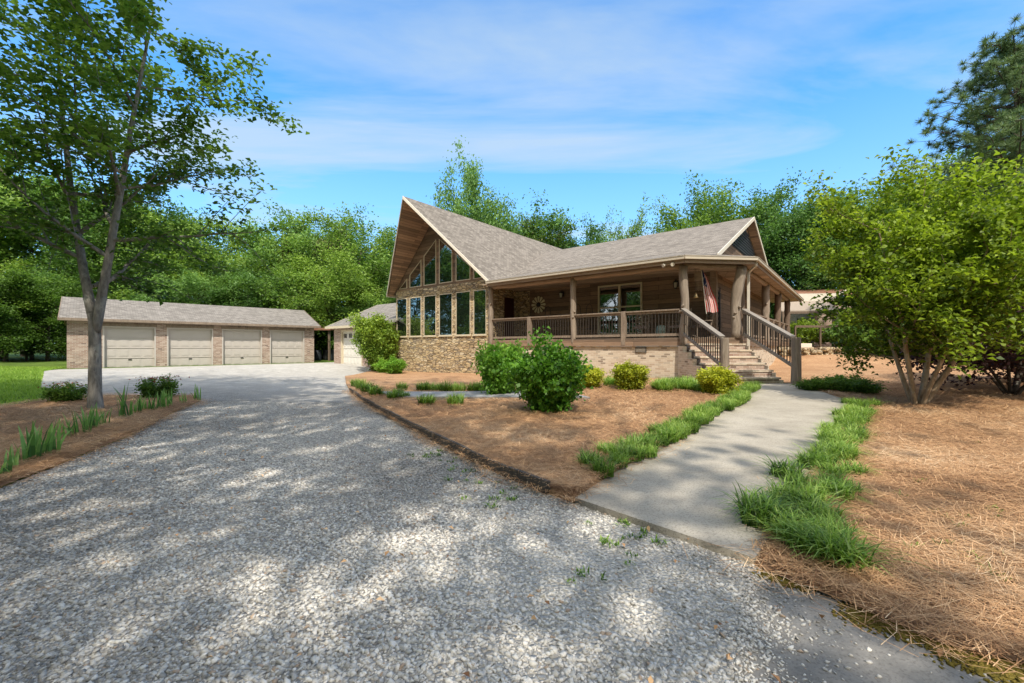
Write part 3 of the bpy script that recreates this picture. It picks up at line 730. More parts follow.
AZ_SUN = R(172); SHADE_T = [(-12.3,1.6,1.25,.4),(-11.6,4.6,1.1,2.0),(-14.5,-2.5,1.4,4.0),(-4.4,-7.6,1.75,5.2),(-8.6,-7.8,1.7,1.0),(-2.6,-8.2,1.5,3.3),(-6.5,-11.5,1.8,2.2)]
# ------------------------------------------------------------------ the house (local x along the porch, local y back)
HP = (5.75, 14.3); HR = -math.atan2(.628, .778); ch, sh = math.cos(HR), math.sin(HR)
def W(x, y): return HP[0]+ch*x-sh*y, HP[1]+sh*x+ch*y
house = empty('house', (HP[0], HP[1], 0), HR)
tag(house, 'brown cabin house with steep glazed stone gable and long covered porch', 'house')
def fx(px):                      # local x where the photograph's column px meets the front line
    r = (px-512)/F; return (14.3*r-5.75)/(.778+.628*r)
XC, AZ, EZ, XR, XL = -12.35, 8.54, 4.33, -8.45, -16.25     # A-frame centre, apex, eave height, eaves
SL = (AZ-EZ)/(XR-XC)
WX0, WX1 = -15.9, -8.8
# stone gable wall
c_px = [(397.7,406.1),(410.6,420.3),(424.8,435.1),(440.2,451.2),(457,469.2),(474.7,488.2)]
cols = [(fx(a), fx(b)) for a, b in c_px]
cols[-1] = (cols[-1][0], min(cols[-1][1], -8.98))
cols = [(a-.07, min(b+.09, -8.93)) for a, b in cols]
WB, WT = 1.88, 4.02
def rakez(x): return 6.98 - .74*abs(x-XC)
wallT = lambda x: AZ - SL*abs(x-XC) - .16
ubase = lambda x: 4.57
def wall_with_columns():
    st = MB(); wd = MB(); zsplit = 4.46
    xs = [WX0] + [v for c in cols for v in c] + [WX1]
    # below and between the lower windows
    st.box(WX0, WX1, 0, .3, -.35, WB)
    for i in range(0, len(xs), 2): st.box(xs[i], xs[i+1], 0, .3, WB, WT)
    st.box(WX0, WX1, 0, .3, WT, zsplit)
    for i in range(0, len(xs), 2):               # mullion walls of the gable between the upper windows
        a, b = xs[i], xs[i+1]
        pts = [a, b] if not (a < XC < b) else [a, XC, b]
        for p, q in zip(pts, pts[1:]): wd.slab([(p,.02,zsplit),(q,.02,zsplit),(q,.02,max(zsplit+.01, wallT(q))),(p,.02,max(zsplit+.01, wallT(p)))], (0,.26,0))
    for a, b in cols:
        m0, m1 = ubase(a), 0
        wd.box(a, b, .02, .28, zsplit, ubase((a+b)/2))
        ta, tb = rakez(a), rakez(b); u = ubase((a+b)/2)
        wd.slab([(a,.02,max(ta,u)),(b,.02,max(tb,u)),(b,.02,max(wallT(b),u+.02)),(a,.02,max(wallT(a),u+.02))], (0,.26,0))
    st.box(WX0, WX0+.3, .3, 13.5, -.35, 4.2); 
    # return wall beside the porch, with the door opening
    st.box(WX1-.3, WX1, .3, 1.15, -.35, 4.25); st.box(WX1-.3, WX1, 1.15, 2.05, 3.75, 4.25); st.box(WX1-.3, WX1, 2.05, 2.4, -.35, 4.25); st.box(WX1-.3, WX1, 1.15, 2.05, -.35, 1.6)
    st.box(WX1, -8.17, 2.36, 2.6, 1.62, 4.25)
    return st, wd
st, wd = wall_with_columns()
st.build('stone_wall', M['stone'], house); wd.build('gable_wall', M['siding'], house)
for i, (a, b) in enumerate(cols):
    w = MB(); t = .036
    for x0, x1, z0, z1 in ((a,a+t,WB,WT),(b-t,b,WB,WT),(a+t,b-t,WB,WB+t),(a+t,b-t,WT-t,WT)): w.box(x0,x1,-.02,.12,z0,z1)
    w.box(a-.03,b+.03,-.06,.02,WB-.05,WB-.002)
    fo = w.build('window', M['trim'], house); MB().box(a+t,b-t,.0,.02,WB+t,WT-t).build('pane', M['glass'], fo)
    u = ubase((a+b)/2); ta, tb = rakez(a), rakez(b)
    if max(ta, tb) < u+.1: continue
    aa, bb = a, b
    if ta < u: aa = a+(u-ta)/(tb-ta)*(b-a); ta = u+.001
    if tb < u: bb = b-(u-tb)/(ta-tb)*(b-a); tb = u+.001
    outer = [(aa,u),(bb,u),(bb,tb),(aa,ta)]
    cx = sum(p[0] for p in outer)/4; cz = sum(p[1] for p in outer)/4
    w = MB(); k = .86
    inner = [(cx+(p[0]-cx)*(1-.085/max(.3,(bb-aa))), cz+(p[1]-cz)*(1-.09/max(.3,(max(ta,tb)-u)))) for p in outer]
    for j in range(4):
        q = (j+1) % 4
        w.slab([(outer[j][0],-.02,outer[j][1]),(outer[q][0],-.02,outer[q][1]),(inner[q][0],-.02,inner[q][1]),(inner[j][0],-.02,inner[j][1])], (0,.14,0))
    fo = w.build('window', M['trim'], house, None); MB().slab([(p[0],.0,p[1]) for p in inner], (0,.02,0)).build('pane', M['glass'], fo)

# roofs --------------------------------------------------------------
TH = .16
rf = MB(); pr = -2.17; fb = -.35; rb = 14.2
off = (0,0,-.06)
rf.slab([(XC,pr,AZ),(XR,fb,EZ),(XR,rb,EZ),(XC,rb,AZ)], off); rf.slab([(XC,pr,AZ),(XC,rb,AZ),(XL,rb,EZ),(XL,fb,EZ)], off)
roofA = rf.build('roof', M['shingle'], house)
sf = MB(); e = .065
sf.slab([(XC,pr+.05,AZ-e),(XR-.03,fb+.05,EZ-e),(XR-.03,.0,EZ-e),(XC,.0,AZ-e)], (0,0,-.07)); sf.slab([(XC,pr+.05,AZ-e),(XC,.0,AZ-e),(XL+.03,.0,EZ-e),(XL+.03,fb+.05,EZ-e)], (0,0,-.07))
sf.build('soffit', M['soffit'], roofA)
fa = MB(); 
def rake(mb, p, q, w=.045, h=.15, dz=-.075, mi=0):
    mb.slab([(p[0],p[1],p[2]+dz+h/2),(q[0],q[1],q[2]+dz+h/2),(q[0],q[1],q[2]+dz-h/2),(p[0],p[1],p[2]+dz-h/2)], (0,w,0), mi)
rake(fa, (XC,pr-.03,AZ), (XR+.05,fb-.03,EZ-.05)); rake(fa, (XC,pr-.03,AZ), (XL-.05,fb-.03,EZ-.05))
fa.box(XL-.05,XL+.02,fb,rb,EZ-.18,EZ-.02); 
fa.build('fascia', M['white'], roofA)
# wing roof
YR, ZR, XG = 8.2, 7.48, .76
v0 = -9.1; az = lambda z: XR-(z-EZ)/SL        # A-frame slope x at height z
w = MB()
w.slab([(XR,-.5,4.3),(.2,-.5,4.3),(-1.04,2.49,5.05),(v0-.3,2.49,5.05)], (0,0,-.05))
w.slab([(.2,-.5,4.3),(1.95,1.25,4.3),(-1.04,2.49,5.05)], (0,0,-.05))
w.slab([(1.95,1.25,4.3),(1.95,17.2,4.3),(-1.04,14.2,5.05),(-1.04,2.49,5.05)], (0,0,-.05))
w.slab([(1.95,17.2,4.3),(-9,17.2,4.3),(-9,14.2,5.05),(-1.04,14.2,5.05)], (0,0,-.05))
w.slab([(v0-.3,2.47,5.058),(-1.06,2.47,5.058),(XG,1.135,4.50),(XG,2.47,5.058),(XG,YR,ZR),(az(ZR)-.3,YR,ZR)], (0,0,-.06))
w.slab([(XG,13.93,5.058),(v0-.3,13.93,5.058),(az(ZR)-.3,YR,ZR),(XG,YR,ZR)], (0,0,-.06))
roofW = w.build('roof', M['shingle'], house)
fa = MB()
for p, q in (((XG,1.3,4.56),(XG,YR,ZR)),((XG,YR,ZR),(XG,13.93,5.058))):
    fa.slab([(p[0],p[1],p[2]+.01),(q[0],q[1],q[2]+.01),(q[0],q[1],q[2]-.15),(p[0],p[1],p[2]-.15)], (.04,0,0))
fa.build('fascia', M['white'], roofW)
so = MB()
for p, q in (((.4,1.6,4.62),(.4,YR,ZR-.07)),((.4,YR,ZR-.07),(.4,13.93,4.99))):
    so.slab([p, q, (XG,q[1],q[2]), (XG,p[1],p[2])], (0,0,-.04))
so.build('soffit', M['soffit'], roofW)
MB().slab([(.36,1.9,4.4),(.36,13.8,4.4),(.36,13.8,5.0),(.36,YR,ZR-.1),(.36,1.9,4.74)], (.04,0,0)).build('gable_wall', M['siding'], house)
vt = MB()
for i in range(9):
    z = 5.75+i*.13; hw = (7.1-z)/(ZR-5.058)*(YR-2.47)
    if hw > .1: vt.bar((.43,YR-hw,z),(.43,YR+hw,z),.03,.09)
vt.slab([(.405,YR-2.9,5.65),(.405,YR+2.9,5.65),(.405,YR,7.0)],(.01,0,0)); vt.build('gable_vent', M['vent'], house)
# gutter and eave fascia
gt = MB(); G = [(XR-.0,-.54,4.2),(.215,-.54,4.2),(1.99,1.235,4.2),(1.99,17.2,4.2)]
for a, b in zip(G, G[1:]): gt.bar(a, b, .09, .09)
for a, b in zip(G, G[1:]): gt.bar((a[0],a[1]-.0,a[2]+.055), (b[0],b[1],b[2]+.055), .12, .015)
gt.build('gutter', M['gutter'], roofW)
fs = MB(); G2 = [(XR-.0,-.46,4.14),(.18,-.46,4.14),(1.9,1.26,4.14),(1.9,17.15,4.14)]
for a, b in zip(G2, G2[1:]): fs.bar(a, b, .04, .2)
fs.build('fascia', M['beam'], roofW)
# porch ceiling
cl = MB(); cpoly = [(-8.8,-.44),(.17,-.44),(1.87,1.27),(1.87,17.0),(.36,17.0),(.36,2.4),(-8.8,2.4)]
cl.prism(cpoly, [4.16]*7, .03); cl.build('porch_ceiling', M['ceil'], house)
# porch walls
wl_ = MB(); Z0, Z1 = 1.62, 4.13
wx0, wx1, wz0, wz1 = -4.38, -2.36, 1.85, 4.0
wl_.box(-8.17,wx0,2.4,2.6,Z0,Z1); wl_.box(wx1,.36,2.4,2.6,Z0,Z1); wl_.box(wx0,wx1,2.4,2.6,Z0,wz0); wl_.box(wx0,wx1,2.4,2.6,wz1,Z1)
wl_.box(.16,.36,2.6,14,Z0,Z1)
wl_.box(WX0+.3,.16,13.8,14,Z0,Z1)
wl_.build('porch_wall', M['siding'], house)
MB().box(.28,.5,2.3,2.52,Z0,Z1).box(.30,.44,2.26,2.3,Z0,Z1).build('corner_post', M['beam'], house)
wn = MB(); t = .07; mxz = 3.02
for x0,x1,z0,z1 in ((wx0,wx0+t,wz0,wz1),(wx1-t,wx1,wz0,wz1),(wx0+t,wx1-t,wz0,wz0+t),(wx0+t,wx1-t,wz1-t,wz1),((wx0+wx1)/2-.05,(wx0+wx1)/2+.05,wz0+t,wz1-t)): wn.box(x0,x1,2.34,2.5,z0,z1)
for s in (0,1):
    xa = wx0+t if s == 0 else (wx0+wx1)/2+.05; xb = (wx0+wx1)/2-.05 if s == 0 else wx1-t; wn.box(xa,xb,2.36,2.45,mxz-.03,mxz+.03)
wo = wn.build('window', M['trim'], house)
for s in (0,1):
    xa = wx0+t if s == 0 else (wx0+wx1)/2+.05; xb = (wx0+wx1)/2-.05 if s == 0 else wx1-t
    MB().box(xa,xb,2.40,2.42,wz0+t,mxz-.03).build('pane', M['glass'], wo); MB().box(xa,xb,2.40,2.42,mxz+.03,wz1-t).build('pane', M['glass'], wo)
fd = MB().box(WX1-.2,WX1-.12,1.15,2.05,1.62,3.75); 
for z in (1.8,2.75): fd.box(WX1-.12,WX1-.10,1.27,1.93,z,z+.75)
fdo = fd.build('door', M['red_door'], house); MB().box(WX1-.12,WX1-.05,1.22,1.27,2.6,2.68).build('handle', M['brass'], fdo)
# deck, skirt
dk = MB(); dpoly = [(-8.8,-.08),(.03,-.08),(1.53,1.40),(1.53,15),(.2,15),(.2,2.5),(-8.8,2.5)]
dk.prism(dpoly, [1.62]*7, .06); dk.build('deck', M['deck'], house)
de = MB(); E = [(-8.78,-.06),(.02,-.06),(1.51,1.42),(1.51,15)]
for a, b in zip(E, E[1:]): de.bar((*a,1.445), (*b,1.445), .05, .225)
de.build('deck_edge', M['fascia_w'], house)
sk = MB(); sk.slab([(-8.8,0,-.35),(0,0,-.35),(0,0,1.33),(-8.8,0,1.33)], (0,.25,0)); sk.slab([(0,0,-.35),(1.45,1.43,-.35),(1.45,1.43,1.33),(0,0,1.33)], (-.18,.18,0))
sk.slab([(1.45,1.43,-.35),(1.45,14.9,-.35),(1.45,14.9,1.33),(1.45,1.43,1.33)], (-.25,0,0))
sk.box(-8.8,1.2,.28,14,-.3,1.3)
sk.build('foundation_wall', M['brick'], house)
for px in (506, 567.5, 641):
    x = fx(px); v = MB().box(x-.2,x+.2,-.03,.02,1.10,1.30); vo = v.build('foundation_vent', M['vent'], house)
    s_ = MB(); [s_.box(x-.18,x+.18,-.045,-.031,1.12+k*.045,1.135+k*.045) for k in range(4)]; s_.build('slats', M['gutter'], vo)
# log posts
def log_post(name, x, y, r, z0=1.62, z1=4.02, bend=0.0, knob=0, mat='log', seed=1, flare=0.0, lean=0.0):
    rr = random.Random(seed); n = 12; pts = []; rads = []
    for i in range(n+1):
        t = i/n; b = bend*math.sin(t*3.1*1.0)**2*(1 if t > .3 else .6)
        pts.append((b+lean*t*t+rr.gauss(0,.008), rr.gauss(0,.008), z0+(z1-z0)*t)); rads.append(r*(1.0+flare*t)*(1+rr.gauss(0,.035)))
    mb = MB(); mb.tube(pts, rads, 14)
    for k in range(knob):
        a = -1.2+rr.random()*1.6-1.0; z = z0+(z1-z0)*(.25+.6*rr.random()); c = Vector((math.cos(a)*r*.9, math.sin(a)*r*.9, z))
        mb.tube([c*1.0, Vector((c.x*1.5, c.y*1.5, z+.02))], [.05, .03], 8)
    return mb.build(name, M[mat], house, True, loc=(x, y, 0))
log_post('log_post', -8.62, -.02, .12, 1.3, seed=2, knob=1)
log_post('log_post', -4.25, .02, .115, 1.3, seed=3, knob=2, flare=.1)
log_post('log_post', 0.0, .02, .135, 1.3, seed=4, knob=4, bend=.06)
log_post('log_post', 1.36, 1.36, .155, 1.6, seed=5, knob=3, bend=-.06, flare=.12, lean=.15)
for i, y in enumerate((6.8, 10.6, 14.4)): log_post('log_post', 1.45, y, .15, 1.3, seed=8+i, mat='log_dark' if i else 'log', knob=1)
log_post('log_post', 1.2, 3.0, .12, 1.3, seed=15, mat='log_dark')
# log beams under the ceiling
def beam(a, b, r, seed=1):
    rr = random.Random(seed); a, b = Vector(a), Vector(b); n = 14
    MB().tube([a.lerp(b, i/n)+Vector((0,0,rr.gauss(0,.012))) for i in range(n+1)], [r*(1+rr.gauss(0,.09)) for i in range(n+1)], 10).build('beam', M['beam'], house, True)
beam((-8.7,.02,4.04),(.0,.02,4.04),.095,1); beam((0,.02,4.04),(1.42,1.42,4.04),.10,2); beam((1.45,1.4,4.04),(1.45,14.6,4.04),.11,3)
# railings
bal = MB().box(-.011,.011,-.011,.011,0,1).mesh('baluster', M['spindle'])
def railing(a, b, za, zb, name='railing', hgt=.95, ends=(0,0), wpost=None, step=.115, low=.10, cap=(.15,.045)):
    a, b = Vector((*a, 0)), Vector((*b, 0)); d = (b-a); L = d.length; d.normalize(); ang = math.atan2(d.y, d.x)
    a2, b2 = a+d*ends[0], b-d*ends[1]
    zz = lambda p: za+(zb-za)*((p-a).length/L)
    r = MB(); A = Vector((a2.x,a2.y,zz(a2))); B_ = Vector((b2.x,b2.y,zz(b2)))
    r.bar(A+Vector((0,0,hgt)), B_+Vector((0,0,hgt)), cap[0], cap[1]); r.bar(A+Vector((0,0,hgt-.065)), B_+Vector((0,0,hgt-.065)), .045, .085); r.bar(A+Vector((0,0,low)), B_+Vector((0,0,low)), .045, .09)
    o = r.build(name, M['railc'] if za != zb else M['rail'], house)
    n = int((B_-A).length/step)
    slope = (B_.z-A.z)
    for i in range(1, n):
        p = A.lerp(B_, i/n); c = mesh_obj('baluster', bal, o, (p.x, p.y, p.z+low+.02)); c.scale = (1, 1, hgt-.13-low); c.rotation_euler.z = ang
    return o
def newel(x, y, z0, z1, s=.07, mat='rail'): return MB().box(-s,s,-s,s,z0,z1).build('rail_post', M[mat], house, loc=(x,y,0), bevel=.008)
xs_ = [-8.62, -6.4, -4.25, -2.1, 0.0]
for x in (-6.4, -2.1): newel(x, -.01, 1.36, 2.60, .085)
for a, b in zip(xs_, xs_[1:]): railing((a,-.01), (b,-.01), 1.62, 1.62, ends=(.1,.1))
ys_ = [1.75, 3.4, 5.1, 6.8, 8.7, 10.6, 12.5, 14.4]
for y in (3.4, 5.1, 8.7, 12.5): newel(1.45, y, 1.36, 2.6, .08)
for a, b in zip(ys_, ys_[1:]): railing((1.45,a), (1.45,b), 1.62, 1.62, ends=(.1,.1), step=.16)
# stairs going down from the chamfered corner
e = Vector((.712,.702)); nn = Vector((.702,-.712))
gs = .2; rise = (1.62-gs)/7; tread = .31
def sl(u, s): q = e*u+nn*s; return (q.x, q.y)          # u along the chamfer, s outward
stp = MB()
for i in range(7):
    s0 = .05+i*tread; zt = 1.62-rise*(i+1)+.0
    if zt < gs+.02: break
    a, b, c, d_ = sl(.06,s0), sl(1.98,s0), sl(1.98,s0+tread+(.02)), sl(.06,s0+tread+.02)
    stp.prism([a,b,c,d_], [zt-.05]*4, zt+.3-.05)
stairs = stp.build('stairs', M['brick_pink'], house)
tr = MB()
for i in range(7):
    s0 = .05+i*tread; zt = 1.62-rise*(i+1)
    if zt < gs+.02: break
    a, b, c, d_ = sl(.02,s0-.0), sl(2.02,s0), sl(2.02,s0+tread+.045), sl(.02,s0+tread+.045)
    tr.prism([a,b,c,d_], [zt]*4, .055)
tr.build('treads', M['brick'], stairs)
for side in (-.17, 2.03):
    ck = MB()
    for i in range(7):
        s0 = .0+i*tread; zt = 1.62-rise*(i+.35)
        ck.prism([sl(side,s0),sl(side+.14,s0),sl(side+.14,s0+tread-.002),sl(side,s0+tread-.002)], [zt-.22]*4, zt+.2)
    ck.build('cheek_wall', M['brick'], stairs)
q0, q1 = sl(-.06, .14), sl(-.06, 2.42); railing(q0, q1, 1.62, .60, 'stair_railing', .95, (.0,.08), step=.125, low=.12, cap=(.17,.05))
q0, q1 = sl(2.08, .14), sl(2.08, 2.42); railing(q0, q1, 1.62, .60, 'stair_railing', .95, (.0,.08), step=.125, low=.12, cap=(.17,.05))
for u, r_ in ((-.06,.11),(2.08,.125)):
    q = sl(u, 2.45); z0 = g(*W(*q))-.1
    mb = MB(); mb.tube([(0,0,z0),(0.01,0,z0+.7),(0,0,1.55 if u < 0 else 1.57)], [r_*1.08, r_, r_*.97], 12); mb.build('newel_post', M['log'], house, False, loc=(*q,0), bevel=.01)
# downspout
ds = MB(); ds.bar((1.93,1.45,4.18),(1.93,1.45,4.02),.07,.07,up=(0,1,0)); ds.bar((1.93,1.45,4.04),(1.66,1.72,3.86),.07,.07); ds.bar((1.66,1.72,3.9),(1.66,1.72,.3),.075,.075,up=(0,1,0)); ds.build('downspout', M['white'], house)
# attached garage wing on the far side
gw = MB(); gx0, gx1, gy0, gy1, gz = -22.6, -16.0, -.1, 7, 2.62
dx0, dx1, dz = -21.7, -19.2, 2.36
gw.box(gx0,dx0,gy0,gy0+.25,-.2,gz); gw.box(dx1,gx1,gy0,gy0+.25,-.2,gz); gw.box(dx0,dx1,gy0,gy0+.25,dz,gz); gw.box(gx0,gx0+.25,gy0+.25,gy1,-.2,gz); gw.box(gx1-.25,gx1,gy0+.25,gy1,-.2,gz)
gw.slab([(gx0,gy0+.25,gz),(gx0,gy1,gz),(gx0,3.5,4.3)],(.2,0,0))
gw.build('garage_wall', M['brick_pink'], house)
gr = MB(); gr.slab([(gx0-.35,gy0-.4,gz+.02),(gx1+.3,gy0-.4,gz+.02),(gx1+.3,3.5,4.42),(gx0-.35,3.5,4.42)],(0,0,-.06)); gr.slab([(gx0-.35,gy1+.3,gz+.02),(gx0-.35,3.5,4.42),(gx1+.3,3.5,4.42),(gx1+.3,gy1+.3,gz+.02)],(0,0,-.06))
gro = gr.build('garage_roof', M['shingle_g'], house)
MB().box(gx0-.37,gx1+.3,gy0-.45,gy0-.4,gz-.12,gz+.03).slab([(gx0-.36,gy0-.4,gz+.03),(gx0-.36,3.5,4.43),(gx0-.36,3.5,4.27),(gx0-.36,gy0-.4,gz-.12)],(-.03,0,0)).build('fascia', M['trim'], gro)
MB().box(gx0-.3,gx1,gy0-.4,gy0,gz-.10,gz-.06).build('soffit', M['trim'], gro)
def garage_door(mb, x0, x1, y, z0, z1, rows=4, cols_=6, pan=.02):
    mb.box(x0,x1,y,y+.05,z0,z1); h = (z1-z0)/rows; w_ = (x1-x0)/cols_
    for r_ in range(rows):
        for c_ in range(cols_):
            a, b = x0+c_*w_+.06, x0+(c_+1)*w_-.06; p, q = z0+r_*h+.07, z0+(r_+1)*h-.07
            mb.box(a,b,y-.011,y,p,q); mb.box(a+.05,b-.05,y-.019,y-.011,p+.05,q-.05)
        if r_: mb.box(x0,x1,y-.03,y,z0+r_*h-.02,z0+r_*h-.004)
    return mb
gd = garage_door(MB(), dx0+.08, dx1-.08, gy0+.12, g(*W(-20.4,-.1))-.02, dz-.06); gdo = gd.build('garage_door', M['door_w'], house)
for k in range(4):
    w_ = (dx1-dx0-.16)/4; MB().box(dx0+.18+k*w_, dx0+.18+k*w_+w_-.2, gy0+.09, gy0+.10, dz-.48, dz-.2).build('pane', M['glass'], gdo)
MB().box(dx0,dx0+.08,gy0-.02,gy0+.2,-.1,dz).box(dx1-.08,dx1,gy0-.02,gy0+.2,-.1,dz).box(dx0,dx1,gy0-.02,gy0+.2,dz-.06,dz+.04).build('door_frame', M['trim'], house)

# ---- things on the porch
def hthing(name, x, y, z, rz, label, cat, group=None):
    return tag(empty(name, (*W(x,y), z), HR+rz), label, cat, group)
# wheel ornament
wh = hthing('wheel_ornament', -7.62, 2.37, 3.38, 0, 'round wall ornament of cream petals around a dark hub beside the door', 'wall ornament')
MB().lathe([(.10,0),(.10,.04)],16).build('hub', M['black'], wh).rotation_euler = (R(90),0,0)
pm = MB(); pm.slab([(-.02,0,.14),(-.062,0,.37),(-.035,0,.42),(.035,0,.42),(.062,0,.37),(.02,0,.14)],(0,-.02,0)); pme = pm.mesh('petal', M['cream_petal'])
for k in range(12): p_ = mesh_obj('petal', pme, wh); p_.rotation_euler = (0, R(30*k), 0)
# lanterns
def lantern(x, label):
    r = hthing('wall_lantern', x, 2.40, 3.62, 0, label, 'lantern'); b = MB(); b.box(-.06,.06,-.03,0,.05,.3); b.tube([(0,-.02,.25),(0,-.12,.36),(0,-.18,.30)],[.014]*3,6)
    b.lathe([(.10,.20),(.09,.24),(.02,.30)],6,(0,-.18)); b.lathe([(.02,-.06),(.06,-.02),(.06,.0)],6,(0,-.18))
    for k in range(6): a = k*math.pi/3; b.bar((.065*math.cos(a),-.18+.065*math.sin(a),0),(.09*math.cos(a),-.18+.09*math.sin(a),.2),.01,.01)
    b.build('bracket', M['black'], r); MB().lathe([(.05,.0),(.075,.2)],6,(0,-.18)).build('lamp_glass', M['lampg'], r)
lantern(-6.23, 'black wall lantern beside the cream petal wheel on the porch wall'); lantern(-.96, 'black wall lantern near the right corner of the porch wall')
# tall iron plant stands with arched tops
for x, y, l in ((-6.75,1.9,'black iron arched stand just right of the petal wheel'),(-5.15,1.9,'black iron arched stand behind the second porch bay'),(-4.7,2.15,'black iron arched stand against the window frame')):
    r = hthing('arched_stand', x, y, 1.62, 0, l, 'iron stand'); m = MB()
    m.tube([(-.16,0,0),(-.16,0,1.2),(-.12,0,1.5),(0,0,1.62),(.12,0,1.5),(.16,0,1.2),(.16,0,0)],[.014]*7,6); m.build('arch', M['black'], r)
    MB().bar((-.16,0,.5),(.16,0,.5),.02,.02).bar((-.16,0,.9),(.16,0,.9),.02,.02).bar((0,0,.5),(0,0,.9),.015,.015).build('crossbar', M['black'], r)
    MB().bar((-.2,-.16,.02),(-.2,.16,.02),.02,.02).bar((.2,-.16,.02),(.2,.16,.02),.02,.02).bar((-.2,0,.02),(.2,0,.02),.02,.02).build('foot', M['black'], r)
def rocker(x, y, rz, label):
    r = hthing('rocking_chair', x, y, 1.62, rz, label, 'rocking chair', 'rocking chairs on the porch'); t = .02
    MB().box(-.27,.27,-.26,.24,.38,.42).build('seat', M['rail'], r, bevel=.01); MB().box(-.23,.23,-.22,.2,.421,.47).build('cushion', M['cushion'], r, bevel=.02)
    bk = MB(); bk.bar((-.25,.24,.40),(-.25,.40,1.12),.04,.04,up=(0,1,0)).bar((.25,.24,.40),(.25,.40,1.12),.04,.04,up=(0,1,0)); [bk.bar((-.25,.25+.14*k/4+.02,.52+.14*k),(.25,.25+.14*k/4+.02,.52+.14*k),.02,.07) for k in range(5)]; bk.build('backrest', M['rail'], r)
    for s in (-1,1):
        MB().bar((s*.28,-.28,.64),(s*.28,.30,.64),.07,.03).build('arm', M['rail'], r)
        MB().bar((s*.27,-.24,.05),(s*.27,-.24,.64),.035,.035,up=(0,1,0)).build('leg', M['rail'], r); MB().bar((s*.27,.24,.05),(s*.27,.24,.42),.035,.035,up=(0,1,0)).build('leg', M['rail'], r)
        MB().tube([(s*.27,-.40,.10),(s*.27,-.2,.03),(s*.27,.05,.015),(s*.27,.3,.04),(s*.27,.55,.13)],[.018]*5,6).build('rocker', M['rail'], r)
rocker(-1.98, 1.35, .15, 'wooden rocking chair with cushion in front of the window right pane'); rocker(-.62, 1.5, -.35, 'wooden rocking chair next to the ceramic stool near the porch corner'); rocker(.1, 1.75, -.9, 'wooden rocking chair behind the flag by the stair top')
st_ = hthing('garden_stool', -1.25, 1.45, 1.62, 0, 'pale green ceramic garden stool between two rocking chairs', 'stool'); MB().lathe([(.13,0),(.17,.06),(.20,.2),(.20,.3),(.17,.44),(.13,.50),(.02,.515)],20).build('drum', M['stool'], st_, True); MB().lathe([(.135,.0),(.145,.015),(.135,.03)],20).build('rim', M['brass'], st_, True)
# flood light under the eave
fl_ = hthing('flood_light', -.33, -.40, 4.08, 0, 'white twin head flood light under the porch eave', 'flood light')
MB().lathe([(.075,0),(.075,.05)],14).box(-.16,.16,-.03,.03,-.04,0).build('base', M['white'], fl_)
for s in (-1,1): MB().tube([(s*.09,-.02,-.02),(s*.16,-.12,-.06)],[.03,.065],12).build('lamp_head', M['white'], fl_)
# wind chime and bell
wc = hthing('wind_chime', .24, .95, 3.0, 0, 'wooden box wind chime hanging near the stair top', 'wind chime'); b = MB().box(-.12,.12,-.05,.05,.62,.92)
b.bar((0,0,.9),(0,0,1.12),.01,.01,up=(0,1,0)); b.build('box', M['beam'], wc); 
for k in range(5): MB().tube([(-.09+.045*k,0,.25+.05*(k%2)),(-.09+.045*k,0,.62)],[.011,.011],6).build('tube', M['beam'], wc)
bl = hthing('hanging_bell', .22, .70, 3.0, 0, 'small brass bell hanging below the wind chime', 'bell'); MB().lathe([(.085,.0),(.06,.06),(.045,.13),(.015,.18)],14).build('bell_body', M['brass'], bl, True); MB().bar((0,0,.17),(0,0,1.12),.008,.008,up=(0,1,0)).build('cord', M['black'], bl)
# flag
fg = hthing('flag', .52, .95, 2.1, .55, 'striped flag with starred blue canton hanging folded on a slanted pole', 'flag')
MB().tube([(-.20,0,1.98),(-.02,0,.35)],[.012,.012],8).build('pole', M['white'], fg)
fm = MB(); nu, nv = 40, 26
for j in range(nv+1):
    for i in range(nu+1):
        u, v = i/nu, j/nv                      # u along the fly (hanging down), v across the stripes
        wdt = .10+.22*min(1,u*1.5); ang = v*9.5+u*1.5
        fm.v.append((-.19+u*.20+v*wdt+.015*math.sin(u*9), .055*math.sin(ang)*(.5+.6*u), 1.92-u*1.52-v*.16*(1-u)+.02*math.sin(ang*.7)))
for j in range(nv):
    for i in range(nu):
        k = j*(nu+1)+i; fm.f.append((k,k+1,k+nu+2,k+nu+1)); s = int(j*13/nv)
        if i < nu*.40 and j < nv*7/13: fm.mi.append(1 if ((i*3+j*5) % 7 == 0 and j % 2) else 2)
        else: fm.mi.append(0 if s % 2 == 0 else 1)
fo = fm.build('cloth', [M['flag_r'],M['flag_w'],M['flag_b']], fg, True)
# iron wall ornament
io = hthing('iron_wall_ornament', .40, 3.25, 1.9, R(90), 'tall black iron branch ornament on the side wall behind the stairs', 'wall ornament'); m = MB(); m.tube([(0,0,0),(.03,0,.5),(-.02,0,1.1),(.02,0,1.75)],[.025,.03,.022,.008],6)
rr = random.Random(5)
for k in range(14):
    z = .2+k*.1; s = 1 if k % 2 else -1; m.tube([(0,0,z),(s*.12,.02,z+.10),(s*(.16+.05*rr.random()),.02,z+.22)],[.016,.024,.006],5)
m.build('branch', M['black'], io)

